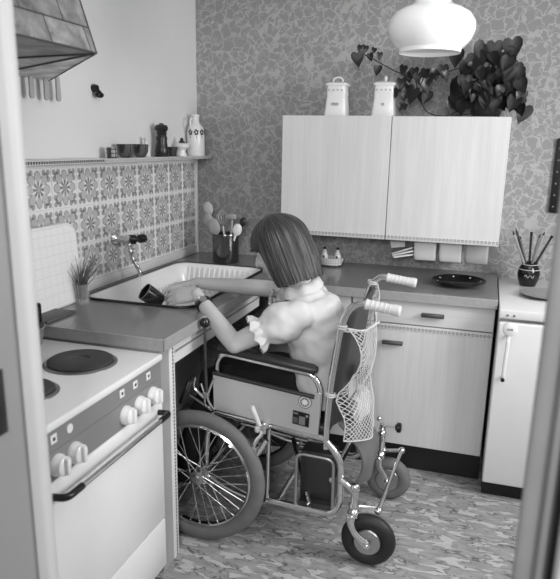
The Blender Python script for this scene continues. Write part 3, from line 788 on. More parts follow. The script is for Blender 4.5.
chain = [(.905, 1.855, .075), (.92, 1.89, .045), (.945, 1.885, .04), (.955, 1.858, .042), (.985, 1.875, .032), (1.0, 1.862, .04), (1.005, 1.80, .052),
         (1.12, 1.80, .05), (1.135, 1.775, .06), (1.165, 1.79, .055), (1.19, 1.765, .065), (1.215, 1.785, .055), (1.235, 1.76, .06), (1.26, 1.785, .06), (1.29, 1.80, .065),
         (1.11, 1.745, .06), (1.14, 1.72, .075), (1.175, 1.70, .085), (1.225, 1.74, .08), (1.20, 1.69, .06), (1.12, 1.685, .05), (1.115, 1.64, .045), (1.14, 1.635, .035), (1.235, 1.69, .07), (1.30, 1.77, .05), (1.10, 1.70, .05)]
for x, z, s in chain:
    s *= .8
    y = -.2+random.uniform(-.04, .03)
    leaf((x, y, z), s, (random.uniform(-.35, .35), random.uniform(-.25, .15), -1), (random.uniform(-.5, .5), -1, random.uniform(.1, .5)))
big = [(1.40, 1.81, .09), (1.425, 1.845, .09), (1.46, 1.885, .09), (1.50, 1.89, .075), (1.48, 1.85, .09), (1.57, 1.90, .085), (1.385, 1.73, .11), (1.375, 1.69, .1), (1.36, 1.66, .08), (1.655, 1.63, .075), (1.345, 1.86, .07)]
for x, z, s in big: leaf((x, -.2, z), s, (random.uniform(-.4, .4), -.15, -1), (random.uniform(-.4, .4), -1, .3))
for k in range(150):
    a = random.uniform(0, 2*PI); r = math.sqrt(random.random())
    x = 1.505+.125*r*math.cos(a); z = 1.725+.125*r*math.sin(a)
    if z < 1.655 and x < 1.57: continue
    x += max(0, 1.72-z)*.45
    y = -.17-random.uniform(.02, .12)
    leaf((x, y, z), random.uniform(.042, .07), (random.uniform(-.5, .6), random.uniform(-.4, .1), -1), (random.uniform(-.6, .6), -1, random.uniform(.1, .8)))
for k in range(30):
    a = random.uniform(0, 2*PI)
    leaf((1.49+.08*math.cos(a), -.17+.08*math.sin(a), 1.72+random.uniform(-.03, .05)), .07, (math.cos(a), math.sin(a), -.8), (math.cos(a)*.5, math.sin(a)*.5, 1))
obj('foliage', lv, MT['leaf'], pots, 60); obj('vine', st, MT['stem'], pots)

# --- pendant lamp
t = thing('pendant_lamp', 'white opal glass pendant lamp hanging above the wall cupboard', 'lamp', (1.305, -1.0, 1.75))
o = (1.305, -1.0, 0)
obj('lamp_shade', B().lathe([(0, 1.754), (.092, 1.754), (.100, 1.750), (.102, 1.762), (.112, 1.770), (.130, 1.790), (.1415, 1.82), (.139, 1.845), (.124, 1.868), (.098, 1.884), (.072, 1.893), (.058, 1.905), (.055, 1.935), (.050, 1.96), (.046, 1.96), (.052, 1.905), (.09, 1.88), (.132, 1.845), (.136, 1.82), (.126, 1.793), (.094, 1.765), (.094, 1.757), (0, 1.757)], o, n=56), MT['opal'], t)
obj('lamp_cap', B().lathe([(0, 1.955), (.052, 1.955), (.05, 1.97), (.02, 2.0), (0, 2.0)], o, n=28), MT['offwhite'], t)
obj('cord', B().tube([(1.305, -1.0, 1.99), (1.305, -1.0, 2.5)], .004, 8), MT['offwhite'], t)
obj('bulb', B().lathe([(0, 1.80), (.022, 1.808), (.03, 1.83), (.026, 1.855), (.015, 1.88), (.013, 1.955), (0, 1.956)], o, n=20), MT['porcelain'], t)

# ================================================================== WHEELCHAIR
wc = thing('wheelchair', 'chrome framed wheelchair with large spoked front wheels drawn up to the sink worktop', 'wheelchair', (.95, -1.05, 0))
YN, YF = -1.28, -.82
WHEEL = (.6105, .2582)
for yw, yi, s in ((-1.338, -1.30, -1), (-.762, -.80, 1)):
    w = obj('wheel', B().torus((WHEEL[0], yw, WHEEL[1]), .200, .0085, (0, 1, 0), 72, 8, 1.5), MT['chrome'], wc)
    b = B(); b.torus((WHEEL[0], yw, WHEEL[1]), .2315, .0267, (0, 1, 0), 80, 14, .85)
    obj('tyre', b, MT['tyre'], w)
    b = B(); c = V((WHEEL[0], yw, WHEEL[1]))
    for k in range(32):
        a = 2*PI*k/32; sd = 1 if k % 2 else -1; a2 = a+(.9 if (k//2) % 2 else -.9)
        b.tube([c+V((.024*math.cos(a2), sd*.020, .024*math.sin(a2))), c+V((.196*math.cos(a), 0, .196*math.sin(a)))], .0018, 5)
    obj('spokes', b, MT['chrome'], w)
    obj('hub', B().lathe([(0, -.034), (.012, -.034), (.014, -.026), (.027, -.024), (.027, -.018), (.016, -.014), (.016, .014), (.027, .018), (.027, .024), (.012, .028), (.012, .05), (0, .05)], c, (0, -s, 0), 20), MT['steel'], w)
    obj('mudguard_stay', B().tube(bend([(WHEEL[0], yi, .258), (.70, yi, .205), (.79, yi, .18), (.86, yi, .176)], .06), .009, 8), MT['chrome'], w)
for y, s in ((YN, -1), (YF, 1)):
    b = B()
    b.tube(bend([(1.073, y, .42), (1.073, y, .50), (1.080, y, .65), (1.105, y, .853), (1.128, y, .925), (1.163, y, .956), (1.20, y, .951)], .05), .0115, 12)
    obj('back_post', b, MT['chrome'], wc)
    b = B()
    b.tube(bend([(1.066, y, .452), (1.10, y, .42), (1.129, y, .377), (1.133, y, .21), (1.10, y, .165), (.968, y, .168), (.854, y, .176)], .05), .0125, 12)
    b.tube([(.66, y, .495), (1.075, y, .455)], .0115, 12)
    b.tube([(.862, y, .475), (.857, y, .176)], .0085, 10)
    for x in (.74, .86, 1.0): b.tube([(x-.008, y, .4873-.0964*(x-.74)), (x+.008, y, .4858-.0964*(x-.74))], .0145, 10)
    b.tube(bend([(.655, y, .505), (.635, y, .49), (.62, y, .40), (.612, y, .27)], .03), .011, 10)
    obj('side_frame', b, MT['chrome'], wc)
    obj('frame_loop', B().tube(bend([(.968, y, .172), (.968, y, .385), (1.104, y, .380), (1.106, y, .172)], .03), .0065, 8), MT['steel'], wc)
    # armrest
    a = obj('armrest', B().tube(bend([(.662, y, .60), (.662, y, .69), (.685, y, .724), (1.018, y, .688), (1.048, y, .64), (1.036, y, .47)], .03), .0105, 12), MT['chrome'], wc)
    b = B(); b.loft([((.668, y, .742), (0, .018, 0), (0, 0, .010)), ((.680, y, .743), (0, .026, 0), (0, 0, .0135)), ((.86, y, .7255), (0, .027, 0), (0, 0, .0145)), ((1.015, y, .708), (0, .026, 0), (0, 0, .0135)), ((1.032, y, .705), (0, .018, 0), (0, 0, .010))], 20, 3); obj('pad', b, MT['vinyl'], a)
    yo = y+s*.016
    b = B(); b.prism([(.652, yo, .652), (1.030, yo, .612), (1.030, yo, .628), (1.050, yo, .626), (1.046, yo, .47), (1.02, yo, .472), (.655, yo, .512)], (0, -s*.006, 0))
    p = obj('side_panel', b, MT['plate'], wc)
    obj('dark_edging', B().tube([(.652, yo, .652), (1.030, yo, .612)], .008, 8), MT['vinyl'], p)
    if s < 0:
        for nm, r, m, dy in (('badge', .0245, 'grey', 0), ('badge_ring', .0205, 'offwhite', .0012), ('badge_field', .017, 'grey', .0024)):
            bd = obj(nm, B().lathe([(0, 0), (r, 0), (r, .0018), (0, .002)], (.997, yo-.0005-dy, .590), (0, -1, 0), 28), MT[m], p)
        b = B()
        star = []
        for k in range(16):
            q = 2*PI*k/16; r = .0135 if k % 2 == 0 else .008; star.append((.997+r*math.cos(q), yo-.0045, .590+r*math.sin(q)))
        b.prism(star, (0, -.001, 0)); obj('badge_star', b, MT['offwhite'], p)
        b = B(); b.prism([(.955, yo-.0005, .554), (1.015, yo-.0005, .547), (1.013, yo-.0005, .497), (.953, yo-.0005, .504)], (0, -.002, 0)); lb = obj('maker_plate', b, MT['black'], p)
        b = B(); b.prism([(.978, yo-.003, .536), (1.000, yo-.003, .5335), (.999, yo-.003, .503), (.977, yo-.003, .506)], (0, -.001, 0))
        b.prism([(.958, yo-.003, .549), (.974, yo-.003, .547), (.974, yo-.003, .540), (.958, yo-.003, .542)], (0, -.001, 0))
        b.lathe([(0, 0), (.005, 0), (0, .001)], (1.006, yo-.003, .538), (0, -1, 0), 10); obj('plate_fields', b, MT['steel'], lb)
        b = B(); b.prism([(.955, yo-.003, .531), (.973, yo-.003, .529), (.973, yo-.003, .508), (.955, yo-.003, .510)], (0, -.001, 0)); obj('plate_fields', b, MT['rubb'], lb)
    # push handle
    g = obj('push_handle', B().lathe([(0, 0), (.0155, 0), (.0185, .004), (.0165, .012), (.0165, .085), (.019, .1), (.019, .112), (.015, .117), (0, .117)], (1.185, y, .953), (.99, 0, -.12), 18), MT['grip'], wc)
    b = B()
    for k in range(5): b.torus(V((1.185, y, .953))+V((.99, 0, -.12))*(.022+.015*k), .0158, .0022, (.99, 0, -.12), 18, 6)
    obj('grip_ridges', b, MT['grip'], g)
# caster wheels
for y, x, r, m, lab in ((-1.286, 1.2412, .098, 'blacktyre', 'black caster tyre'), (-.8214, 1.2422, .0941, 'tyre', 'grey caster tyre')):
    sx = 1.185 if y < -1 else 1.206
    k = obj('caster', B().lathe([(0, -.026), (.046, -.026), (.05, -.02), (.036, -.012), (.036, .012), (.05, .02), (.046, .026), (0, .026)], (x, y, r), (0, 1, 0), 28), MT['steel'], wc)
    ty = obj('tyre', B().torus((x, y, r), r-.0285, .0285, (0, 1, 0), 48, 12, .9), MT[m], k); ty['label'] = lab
    b = B()
    b.lathe([(0, 0), (.02, 0), (.02, .022), (.014, .03), (.014, .075), (.018, .08), (.018, .092), (.012, .1), (0, .103)], (sx, y, .205), (0, 0, 1), 18)
    obj('stem', b, MT['chrome'], k)
    b = B()
    for s in (-1, 1):
        yy = y+s*.037
        b.tube(crom([(sx, y+s*.012, .212), (sx-.004, yy-s*.006, .195), (sx-.002, yy, .165), (sx+.02, yy, .125), (x, yy, r)], 5), [.012]*5+[.012, .0125, .012, .011, .0105, .010, .0095, .009, .0095, .01, .0105, .011, .0115, .012, .012, .012], 8, flat=(1.25, .5, (1, 0, 0)))
        b.lathe([(0, 0), (.013, 0), (.013, .006), (.007, .009), (.007, .014), (0, .015)], (x, yy, r), (0, s, 0), 14)
    b.box(sx-.022, sx+.02, y-.036, y+.036, .19, .205, .005)
    obj('fork', b, MT['chrome'], k)
    b = B(); b.tube(bend([(sx, y, .27), (1.15, y, .30), (1.131, y, .31)], .02), .012, 10); obj('stem_bracket', b, MT['chrome'], k)
A1, A2 = V((1.268, -1.266, .205)), V((1.292, -.835, .235))
b = B(); b.tube([A1, A2], .0075, 10); b.ball(A1, .0145); b.ball(A2, .0145)
b.tube([A1, A1+V((0, .004, .006)), (1.195, -1.272, .213)], .007, 8); b.tube([A2, (1.215, -.822, .215)], .008, 8, flat=(1.8, .7, (0, 1, 0)))
obj('tie_rod', b, MT['chrome'], wc)
b = B(); b.tube([(1.206, -.82, .325), (1.262, -.82, .327)], .005, 8); kb = obj('lock_stem', b, MT['chrome'], wc)
obj('lock_knob', B().lathe([(0, 0), (.011, 0), (.013, .004), (.021, .008), (.021, .022), (.012, .026), (0, .026)], (1.258, -.82, .327), (1, 0, .02), 16), MT['black'], kb)
b = B(); b.lathe([(0, 0), (.012, 0), (.015, .01), (.010, .02), (.012, .03), (0, .036)], (1.206, -.82, .305), (0, 0, 1), 14); b.ball((1.19, -.82, .355), .011); obj('lock_head', b, MT['chrome'], kb)
# seat, backrest
b = B(); b.box(.635, 1.075, YN+.016, YF-.016, .455, .497, .014, 3); obj('seat', b, MT['vinyl'], wc)
def sheet(fx, z0, z1, y0, y1, th, nu=16, nv=12):
    b = B(); g = []
    for sgn in (0, 1):
        g.append([[b.bm.verts.new((fx(u/nu, v/nv)+sgn*th, y0+(y1-y0)*u/nu, z0+(z1-z0)*v/nv)) for u in range(nu+1)] for v in range(nv+1)])
    for s in (0, 1):
        for v in range(nv):
            for u in range(nu): b.face([g[s][v][u], g[s][v][u+1], g[s][v+1][u+1], g[s][v+1][u]])
    for v in range(nv):
        for u in (0, nu): b.face([g[0][v][u], g[0][v+1][u], g[1][v+1][u], g[1][v][u]])
    for u in range(nu):
        for v in (0, nv): b.face([g[0][v][u], g[0][v][u+1], g[1][v][u+1], g[1][v][u]])
    return b
def postx(z):
    for (z0, x0), (z1, x1) in (((.42, 1.073), (.5, 1.073)), ((.5, 1.073), (.65, 1.08)), ((.65, 1.08), (.853, 1.105)), ((.853, 1.105), (.95, 1.135))):
        if z <= z1: return x0+(x1-x0)*(z-z0)/(z1-z0)
    return 1.135
def ss(a, b, x):
    t = max(0, min(1, (x-a)/(b-a))); return t*t*(3-2*t)
b = sheet(lambda u, v: postx(.50+.41*v)-.004+.018*min(1, math.sin(PI*u)*3)+.008*math.sin(PI*u), .50, .915, YN+.002, YF-.002, .014)
obj('backrest', b, MT['vinyl'], wc, 60)
b = sheet(lambda u, v: 1.10+.075*(1-v)*math.sin(PI*min(1, .1+.9*u))+.03*(1-v)+.05*math.sin(PI*v)+.008*math.sin(9*u+4*v), .235, .475, YN+.09, YF-.05, .008)
obj('rear_flap', b, MT['cloth'], wc, 60)
b = B(); b.box(.972, 1.10, YN+.03, YN+.12, .178, .382, .012); b.box(.975, 1.10, YN+.0, YN+.05, .165, .195, .006); obj('shadow_fill', b, MT['vinyl'], wc)  # dark filler added for the shadow inside the frame loop
b = B()
for z in (.176,): b.tube([(.90, YN, z), (.90, YF, z)], .011, 10); b.tube([(1.10, YN, .30), (1.10, YF, .30)], .011, 10)
b.tube([(.75, YN, .47), (1.02, YF, .19)], .009, 8); b.tube([(.75, YF, .47), (1.02, YN, .19)], .009, 8); b.tube([(WHEEL[0], -1.30, .258), (WHEEL[0], -.80, .258)], .012, 10)
obj('cross_frame', b, MT['chrome'], wc)
# drive lever at the front of the near side
lv_ = obj('drive_lever', B().tube([(.632, -1.308, .565), (.629, -1.308, .66), (.629, -1.31, .835)], [.006, .006, .005], 8), MT['greyd'], wc)
obj('lever_knob', B().lathe([(0, 0), (.010, 0), (.017, .006), (.018, .02), (.012, .03), (0, .032)], (.629, -1.31, .825), (0, 0, 1), 14), MT['black'], lv_)
b = B(); b.tube(bend([(.658, -1.30, .635), (.645, -1.306, .60), (.632, -1.308, .555), (.655, -1.30, .51)], .02), .005, 8); b.lathe([(0, 0), (.012, 0), (.012, .02), (0, .02)], (.632, -1.318, .57), (0, 1, 0), 12); obj('lever_link', b, MT['chrome'], lv_)
# hand brake at the middle
br = obj('brake', B().tube(crom([(.842, -1.322, .492), (.853, -1.33, .465), (.836, -1.335, .44), (.826, -1.338, .41), (.834, -1.338, .383), (.848, -1.338, .395), (.872, -1.33, .44)], 4), .008, 8), MT['chrome'], wc)
b = B(); b.lathe([(0, 0), (.019, 0), (.021, .008), (.014, .02), (0, .02)], (.845, -1.30, .475), (0, -1, 0), 14); b.box(.825, .87, -1.335, -1.29, .462, .49, .006); obj('brake_pivot', b, MT['chrome'], br)
obj('brake_shoe', B().lathe([(0, 0), (.012, 0), (.012, .03), (0, .03)], (.828, -1.345, .40), (0, 1, 0), 12), MT['chrome'], br)
obj('brake_grip', B().tube([(.838, -1.322, .492), (.828, -1.328, .525), (.817, -1.33, .548), (.815, -1.33, .562)], [.008, .0085, .0105, .007], 10), MT['grip'], br)
# foot rests
for y in (-1.12, -.98):
    f = obj('footrest', B().box(.30, .44, y-.06, y+.06, .085, .097, .003), MT['steel'], wc)
    obj('footrest_bar', B().tube(bend([(.655, y, .47), (.56, y, .42), (.44, y, .12), (.40, y, .085)], .05), .010, 8), MT['chrome'], f)
b = B(); b.tube([(.655, YN, .49), (.655, YF, .49)], .0115, 10); obj('front_bar', b, MT['chrome'], wc)
# front control linkage seen under the worktop
b = B(); b.tube(crom([(.54, -1.27, .56), (.555, -1.275, .60), (.575, -1.28, .62), (.57, -1.28, .58), (.61, -1.285, .545)], 4), .006, 8)
b.tube(crom([(.60, -1.285, .60), (.615, -1.29, .56), (.62, -1.29, .52), (.645, -1.29, .51)], 4), .005, 8); b.tube([(.50, -1.26, .50), (.55, -1.27, .60)], [.006, .011], 8)
b.tube([(.645, -1.285, .50), (.55, -1.275, .545)], .006, 8); obj('steering_link', b, MT['chrome'], wc)

# ------------------------------------------------ net bag on the push handles
nb = thing('net_bag', 'pale knotted string net hanging behind the wheelchair backrest', 'net bag', (1.2, -1.05, .45))
def nets(u, v):
    """u across from near post to far post, v from the top edge down"""
    y = YN-.006+(YF-YN+.012)*u
    ztop = .865*(1-u)+.925*u-.055*math.sin(PI*u)**.8
    zbot = .46-.05*math.sin(PI*u)
    z = ztop+(zbot-ztop)*v
    sag = .060*math.sin(PI*max(0, min(1, (.865-z)/.24)))**.8*(1-u)**2+(.035*ss(.62, .52, z) if z < .62 else 0)*(1-u)
    mid = math.sin(PI*u)**.7*(.060+.045*v)*(1-.35*u)
    return V((postx(min(z, .93))+.026+sag+mid+.005*math.sin(17*u+9*v), y, z))
b = B()
NU, NV = 22, 22
for d in (1, -1):
    for k in range(-NV, NU+NV+1):
        pts = []
        for i in range(NV*2+1):
            v = i/(NV*2); u = (k+d*i*.5)/NU
            if 0 <= u <= 1: pts.append(nets(u, v))
        if len(pts) > 1: b.tube(pts, .0014, 4)
obj('netting', b, MT['net'], nb)
b = B(); b.tube([nets(k/20, 0) for k in range(21)], .0032, 6); b.tube([nets(k/20, 1) for k in range(21)], .0024, 6)
for u in (0, 1): b.tube([nets(u, k/14) for k in range(15)], .0022, 6)
obj('cord_edge', b, MT['net'], nb)
for y, z in ((YN, .865), (YN, .62), (YF, .925)):
    b = B()
    for k in range(2): b.torus((postx(z)+.002, y, z+.008*k), .0165, .0032, (.15, 0, 1), 18, 6)
    b.tube([(postx(z)+.014, y, z), nets(0 if y == YN else 1, (.865-z)/.405 if y == YN else 0)], .0035, 6)
    obj('cord_tie', b, MT['net'], nb)
b = B(); b.tube(crom([(1.10, YN-.01, .86), (1.135, YN+.03, .845), (1.18, YN+.14, .83), (1.20, -1.05, .835)], 5), .0035, 6)
obj('draw_cord', b, MT['net'], nb)
def lump(c, r, seed, amp=.25):
    b = B(); b.ball(c, r, 22, 14); c = V(c)
    for v in b.bm.verts:
        q = v.co-c; v.co = c+q*(1+amp*noise.noise(q*28+V((seed, 0, 0)))+amp*.5*noise.noise(q*70+V((0, seed, 0))))
    return b
tag(obj('paper_parcel', lump((1.155, -1.08, .52), (.035, .085, .055), 3), MT['offwhite']), 'crumpled white bundle in the bottom of the string net', 'bundle')
tag(obj('dark_pouch', lump((1.15, -1.0, .605), (.025, .07, .032), 9, .18), MT['greyd']), 'small dark pouch lying on the white bundle in the net', 'pouch')

# ================================================================== THE PERSON
pe = thing('person', 'person with dark bob in white blouse sitting in wheelchair, washing a mug at the sink', 'person', (.95, -1.05, .5))
HC = V((.816, -1.06, 1.078))                       # head centre
yaw, pitch = math.radians(6), math.radians(25)
hf0 = V((-math.cos(yaw), math.sin(yaw), 0)); hf = (hf0*math.cos(pitch)-V((0, 0, 1))*math.sin(pitch)).normalized()
hu = (hf0*math.sin(pitch)+V((0, 0, 1))*math.cos(pitch)).normalized(); hl = hu.cross(hf)
HM = Matrix((hf, hl, hu)).transposed()
def hp(x, y, z): return HC+HM @ V((x, y, z))
b = B()
# head
b.ball(hp(-.012, 0, .03), (.092, .074, .086), 24, 16, HM)
b.ball(hp(.045, 0, -.012), (.043, .057, .072), 20, 14, HM)
b.ball(hp(.024, 0, -.052), (.060, .053, .050), 20, 14, HM)
b.ball(hp(.058, 0, -.084), (.024, .028, .020), 14, 10, HM)
b.limb([hp(.083, 0, .018), hp(.098, 0, -.01), hp(.106, 0, -.028)], [.008, .009, .012], 10)
for s in (-1, 1):
    b.ball(hp(.094, s*.011, -.031), .0075, 8, 6)
    b.ball(hp(.066, s*.034, -.028), (.02, .02, .018), 12, 8, HM)
    b.ball(hp(.076, s*.031, .034), (.01, .022, .006), 10, 6, HM)
    b.ball(hp(.0665, s*.031, .0135), (.0145, .0165, .0105), 12, 8, HM)
b.ball(hp(.083, 0, -.056), (.010, .020, .0055), 12, 8, HM); b.ball(hp(.081, 0, -.065), (.010, .017, .006), 12, 8, HM)
for s in (-1, 1): b.ball(hp(-.008, s*.075, -.008), (.018, .007, .029), 12, 8, HM)
NB = V((.910, -1.05, .915))
b.limb([hp(-.03, 0, -.045), hp(-.035, 0, -.105), NB+V((.01, 0, -.02))], [.050, .048, .056], 16)
# torso
SPINE = [(V((1.0, -1.05, .53)), .165, .10), (V((1.0, -1.05, .60)), .155, .095), (V((.992, -1.05, .68)), .125, .088), (V((.968, -1.05, .78)), .142, .094), (V((.94, -1.05, .86)), .138, .085), (V((.925, -1.05, .903)), .10, .062), (V((.93, -1.05, .925)), .06, .05)]
def torso(b, da, db, top=7):
    secs = []
    for i, (c, a, d) in enumerate(SPINE[:top]):
        nx = (SPINE[min(i+1, 6)][0]-SPINE[max(i-1, 0)][0]).normalized(); yv = V((0, 1, 0)); xv = yv.cross(nx)
        secs.append((c, yv*(a+da), xv*(d+db)))
    b.loft(secs, 28, 2.2)
torso(b, -.012, -.012)
SHN, ELN, WRN = V((.936, -1.200, .868)), V((.735, -1.292, .768)), V((.532, -1.166, .902))
SHF, ELF, WRF = V((.918, -.92, .865)), V((.74, -.865, .875)), V((.445, -.985, .902))
b.limb([SHN, SHN.lerp(ELN, .5)+V((0, -.01, .004)), ELN], [.047, .042, .034]); b.limb([ELN, ELN.lerp(WRN, .35)+V((0, 0, -.004)), WRN], [.034, .034, .0225])
b.limb([SHF, SHF.lerp(ELF, .5), ELF], [.047, .042, .034]); b.limb([ELF, ELF.lerp(WRF, .35), WRF], [.034, .034, .0225])
def hand(b, W, d, n, thumb, curls, spread, size=1.0, tcurl=.5, topen=.75):
    d = d.normalized(); n = (n-d*n.dot(d)).normalized(); s = d.cross(n)*thumb      # s points to the thumb side
    offs = [.029, .0095, -.0095, -.027]; lens = [(.038, .024, .019), (.043, .027, .021), (.040, .025, .020), (.031, .020, .017)]
    kn = [.080, .085, .081, .073]
    tips = []
    for i in range(4):
        base = W+(s*offs[i]*.55)*size; k = W+(d*kn[i]+s*offs[i]+n*(.003 if i in (1, 2) else 0))*size
        b.limb([W+s*offs[i]*.45*size, base.lerp(k, .5)-n*.001, k], [.0155*size, .0145*size, .0108*size], 10, 3)
        ang = 0; p = k; pts = [k]; sd = s*spread[i]
        for q, L in enumerate(lens[i]):
            ang += curls[i][q]
            v = (d*math.cos(ang)-n*math.sin(ang)+sd*math.cos(ang)).normalized()
            p = p+v*L*size; pts.append(p)
        b.limb(pts, [.0100*size, .0088*size, .0080*size, .0066*size], 10, 3); tips.append(p)
    b.ball(W+(d*.045-n*.004)*size, (.028*size, .028*size, .012*size), 12, 8, Matrix((d, s, n)).transposed())
    t0 = W+(d*.022+s*.020-n*.006)*size
    v1 = (d*.62+s*topen-n*.35).normalized(); v2 = (d*.9+s*(topen-tcurl)-n*.55).normalized(); v3 = (d*.9+s*(topen-2*tcurl)-n*.6).normalized()
    t1 = t0+v1*.040*size; t2 = t1+v2*.031*size; t3 = t2+v3*.025*size
    b.limb([W+(d*.005+s*.008)*size, t0, t1, t2, t3], [.0145*size, .0145*size, .0115*size, .0098*size, .0072*size], 10, 3)
    return tips
MC = V((.335, -1.150, .872)); MA = V((-.55, -.55, .63)).normalized()   # mug centre and the way its mouth points
NDIR = (MC+V((.03, .02, .03))-WRN)
hand(b, WRN, V((-.95, .06, -.16)), V((.05, -.66, .75)), 1, [(.15, .35, .3), (.22, .4, .3), (.3, .45, .35), (.4, .5, .4)], [.10, .02, -.06, -.12])
hand(b, WRF, V((-.66, -.70, -.06)), V((-.10, .12, .98)), -1, [(.15, .45, .4), (.2, .45, .4), (.25, .5, .4), (.3, .55, .45)], [.08, .02, -.05, -.10], tcurl=.3)
# legs
for s in (-1, 1):
    y = -1.05+s*.085
    b.limb([(.99, y, .545), (.80, y+s*.005, .555), (.60, y, .555)], [.070, .06, .045]); b.limb([(.60, y, .555), (.52, y, .36), (.45, y, .165)], [.045, .043, .032])
    b.limb([(.45, y, .15), (.40, y, .125), (.335, y, .118)], [.032, .028, .02], 10)
body = link('body', remeshed(b, .0040, 5, .5), MT['skin'], pe, 180)
# eyes
for s in (-1, 1): obj('eye', B().ball(hp(.0665, s*.031, .008), .0125, 14, 10), MT['porcelain'], pe)
for s in (-1, 1): obj('iris', B().ball(hp(.0765, s*.030, .003), (.0035, .006, .006), 10, 8, HM), MT['black'], pe)

# hair: a bob with a fringe
def hair():
    b = B(); uvs = {}
    NF, NT_ = 150, 34
    rnd = random.Random(5); jit = [rnd.uniform(-1, 1) for _ in range(NF)]
    layers = []
    for lay in (0, 1):
        grid = []
        for i in range(NF):
            ph = 2*PI*i/NF; a = abs((ph+PI) % (2*PI)-PI)                      # 0 = front
            sd = ss(1.12, 1.30, a)
            zb = (.028+.006*math.cos(3*ph))*(1-sd)+(-.132-.012*ss(1.2, 2.8, a))*sd+.004*jit[i]
            colm = []
            rf, rs, rb, top = .110, .098, .118, .126
            rx = rf if math.cos(ph) > 0 else rb
            for k in range(NT_+1):
                v = k/NT_
                total = 1.45; L = v
                zq = .015                                                     # equator height
                arc = .62 if sd > .5 else .92
                arc = .92*(1-sd)+.60*sd
                if v <= arc:
                    t = v/arc*PI/2; rr = math.sin(t); z = zq+(top-zq)*math.cos(t)
                else:
                    t = (v-arc)/(1-arc); z = zq+(zb-zq)*t; rr = 1+.05*math.sin(t*PI*.75)*sd-.10*t*t*sd+.02*t*(1-sd)
                if z < zb: z = zb
                part = 1+.018*math.sin(ph*23+3*jit[i])*min(1, v*2)*.6+.010*jit[i]*min(1, v*2)
                x = math.cos(ph)*rx*rr*part; y = math.sin(ph)*rs*rr*part*(1+.10*sd*max(0, (v-.5)))
                if lay: x *= .88; y *= .86; z = z if v > .9 else z-.010
                colm.append(b.bm.verts.new(hp(x-.010, y, z))); uvs[colm[-1]] = (i/NF, v)
            grid.append(colm)
        layers.append(grid)
    ul = b.bm.loops.layers.uv.new('UVMap')
    for g in layers:
        for i in range(NF):
            for k in range(NT_):
                q = [g[i][k], g[(i+1) % NF][k], g[(i+1) % NF][k+1], g[i][k+1]]
                f = b.face(q)
    for i in range(NF):
        b.face([layers[0][i][-1], layers[0][(i+1) % NF][-1], layers[1][(i+1) % NF][-1], layers[1][i][-1]])
    for f in b.bm.faces:
        us = [uvs[l.vert] for l in f.loops]; wrap = max(u[0] for u in us)-min(u[0] for u in us) > .5
        for l, u in zip(f.loops, us): l[ul].uv = (u[0]+(1 if wrap and u[0] < .5 else 0), u[1])
    return b
obj('hair', hair(), MT['hair'], pe, 50)

# blouse with puffed sleeves
b = B(); torso(b, .020, .020, 6)
b.loft([(V((.926, -1.05, .885)), V((0, .120, 0)), V((.075, 0, .01))), (V((.92, -1.05, .922)), V((0, .075, 0)), V((.062, 0, .01))), (V((.914, -1.05, .936)), V((0, .062, 0)), V((.056, 0, .01)))], 24, 2)
for SH, EL, s in ((SHN, ELN, -1), (SHF, ELF, 1)):
    b.limb([SH, SH.lerp(EL, .18), SH.lerp(EL, .34), SH.lerp(EL, .52)], [.058, .070, .071, .052], 24, 6)
me = remeshed(b, .0065, 6, .5)
for v in me.vertices:
    q = v.co; w = noise.noise(V((q.x*9, q.y*9, q.z*24)))+.6*noise.noise(V((q.x*30+q.z*14, q.y*22, q.z*30)))
    v.co += v.normal*(.0085*w)
    if q.z < .60 and q.y < -1.2: v.co.y += .0
bl = link('blouse', me, MT['blouse'], pe, 180)
for SH, EL in ((SHN, ELN), (SHF, ELF)):
    d = (EL-SH).normalized(); c = SH.lerp(EL, .53); x = d.cross(V((0, 0, 1))).normalized(); y = d.cross(x)
    b = B(); rings = []
    for j, (r, h) in enumerate(((.040, .006), (.046, -.004), (.050, .003), (.062, .022), (.066, .038))):
        rings.append([b.bm.verts.new(c+d*(h+(.006*math.sin(k*PI/3+1) if j > 2 else 0))+(x*math.cos(2*PI*k/60)+y*math.sin(2*PI*k/60))*(r*(1+(.13 if j > 2 else .03)*math.sin(k*2*PI*9/60+j*.5)))) for k in range(60)])
    for r1, r2 in zip(rings, rings[1:]):
        for k in range(60): b.face([r1[k], r1[(k+1) % 60], r2[(k+1) % 60], r2[k]])
    obj('sleeve_frill', b, MT['blouse'], bl, 70)
# patterned collar at the throat
b = B(); rings = []
nax = (hp(-.03, 0, -.06)-NB).normalized(); xa = nax.cross(V((0, 1, 0))).normalized(); ya = nax.cross(xa)
for j, (r, h) in enumerate(((.052, .030), (.066, .034), (.080, .016), (.086, -.006))):
    rings.append([b.bm.verts.new(NB+V((-.006, 0, .012))+nax*(h+.004*math.sin(k*.9))+(xa*math.cos(2*PI*k/48)+ya*math.sin(2*PI*k/48))*r*(1+.04*math.sin(k*2*PI*7/48))) for k in range(48)])
for r1, r2 in zip(rings, rings[1:]):
    for k in range(48): b.face([r1[k], r1[(k+1) % 48], r2[(k+1) % 48], r2[k]])
obj('collar', b, MT['blouse'], bl, 70)
b = B()
b.loft([((.806, -1.10, .928), (.006, 0, .006), (0, .014, 0)), ((.806, -1.104, .918), (.010, 0, .004), (0, .017, 0)), ((.803, -1.108, .905), (.006, 0, .002), (0, .011, 0)), ((.804, -1.112, .885), (.007, 0, 0), (0, .020, 0)), ((.812, -1.115, .862), (.006, 0, 0), (0, .025, 0)), ((.822, -1.116, .850), (.004, 0, 0), (0, .026, 0))], 20, 2.2)
obj('neck_scarf', b, mat_cells('scarf_print', .70, .40, 1, 2, .0085, .16, .7), bl)
for s in (-1, 1): obj('eyelash', B().tube(crom([hp(.0745, s*.045, .007), hp(.0805, s*.036, .0035), hp(.0815, s*.026, .0035), hp(.078, s*.018, .006)], 4), .0014, 6), MT['black'], pe)
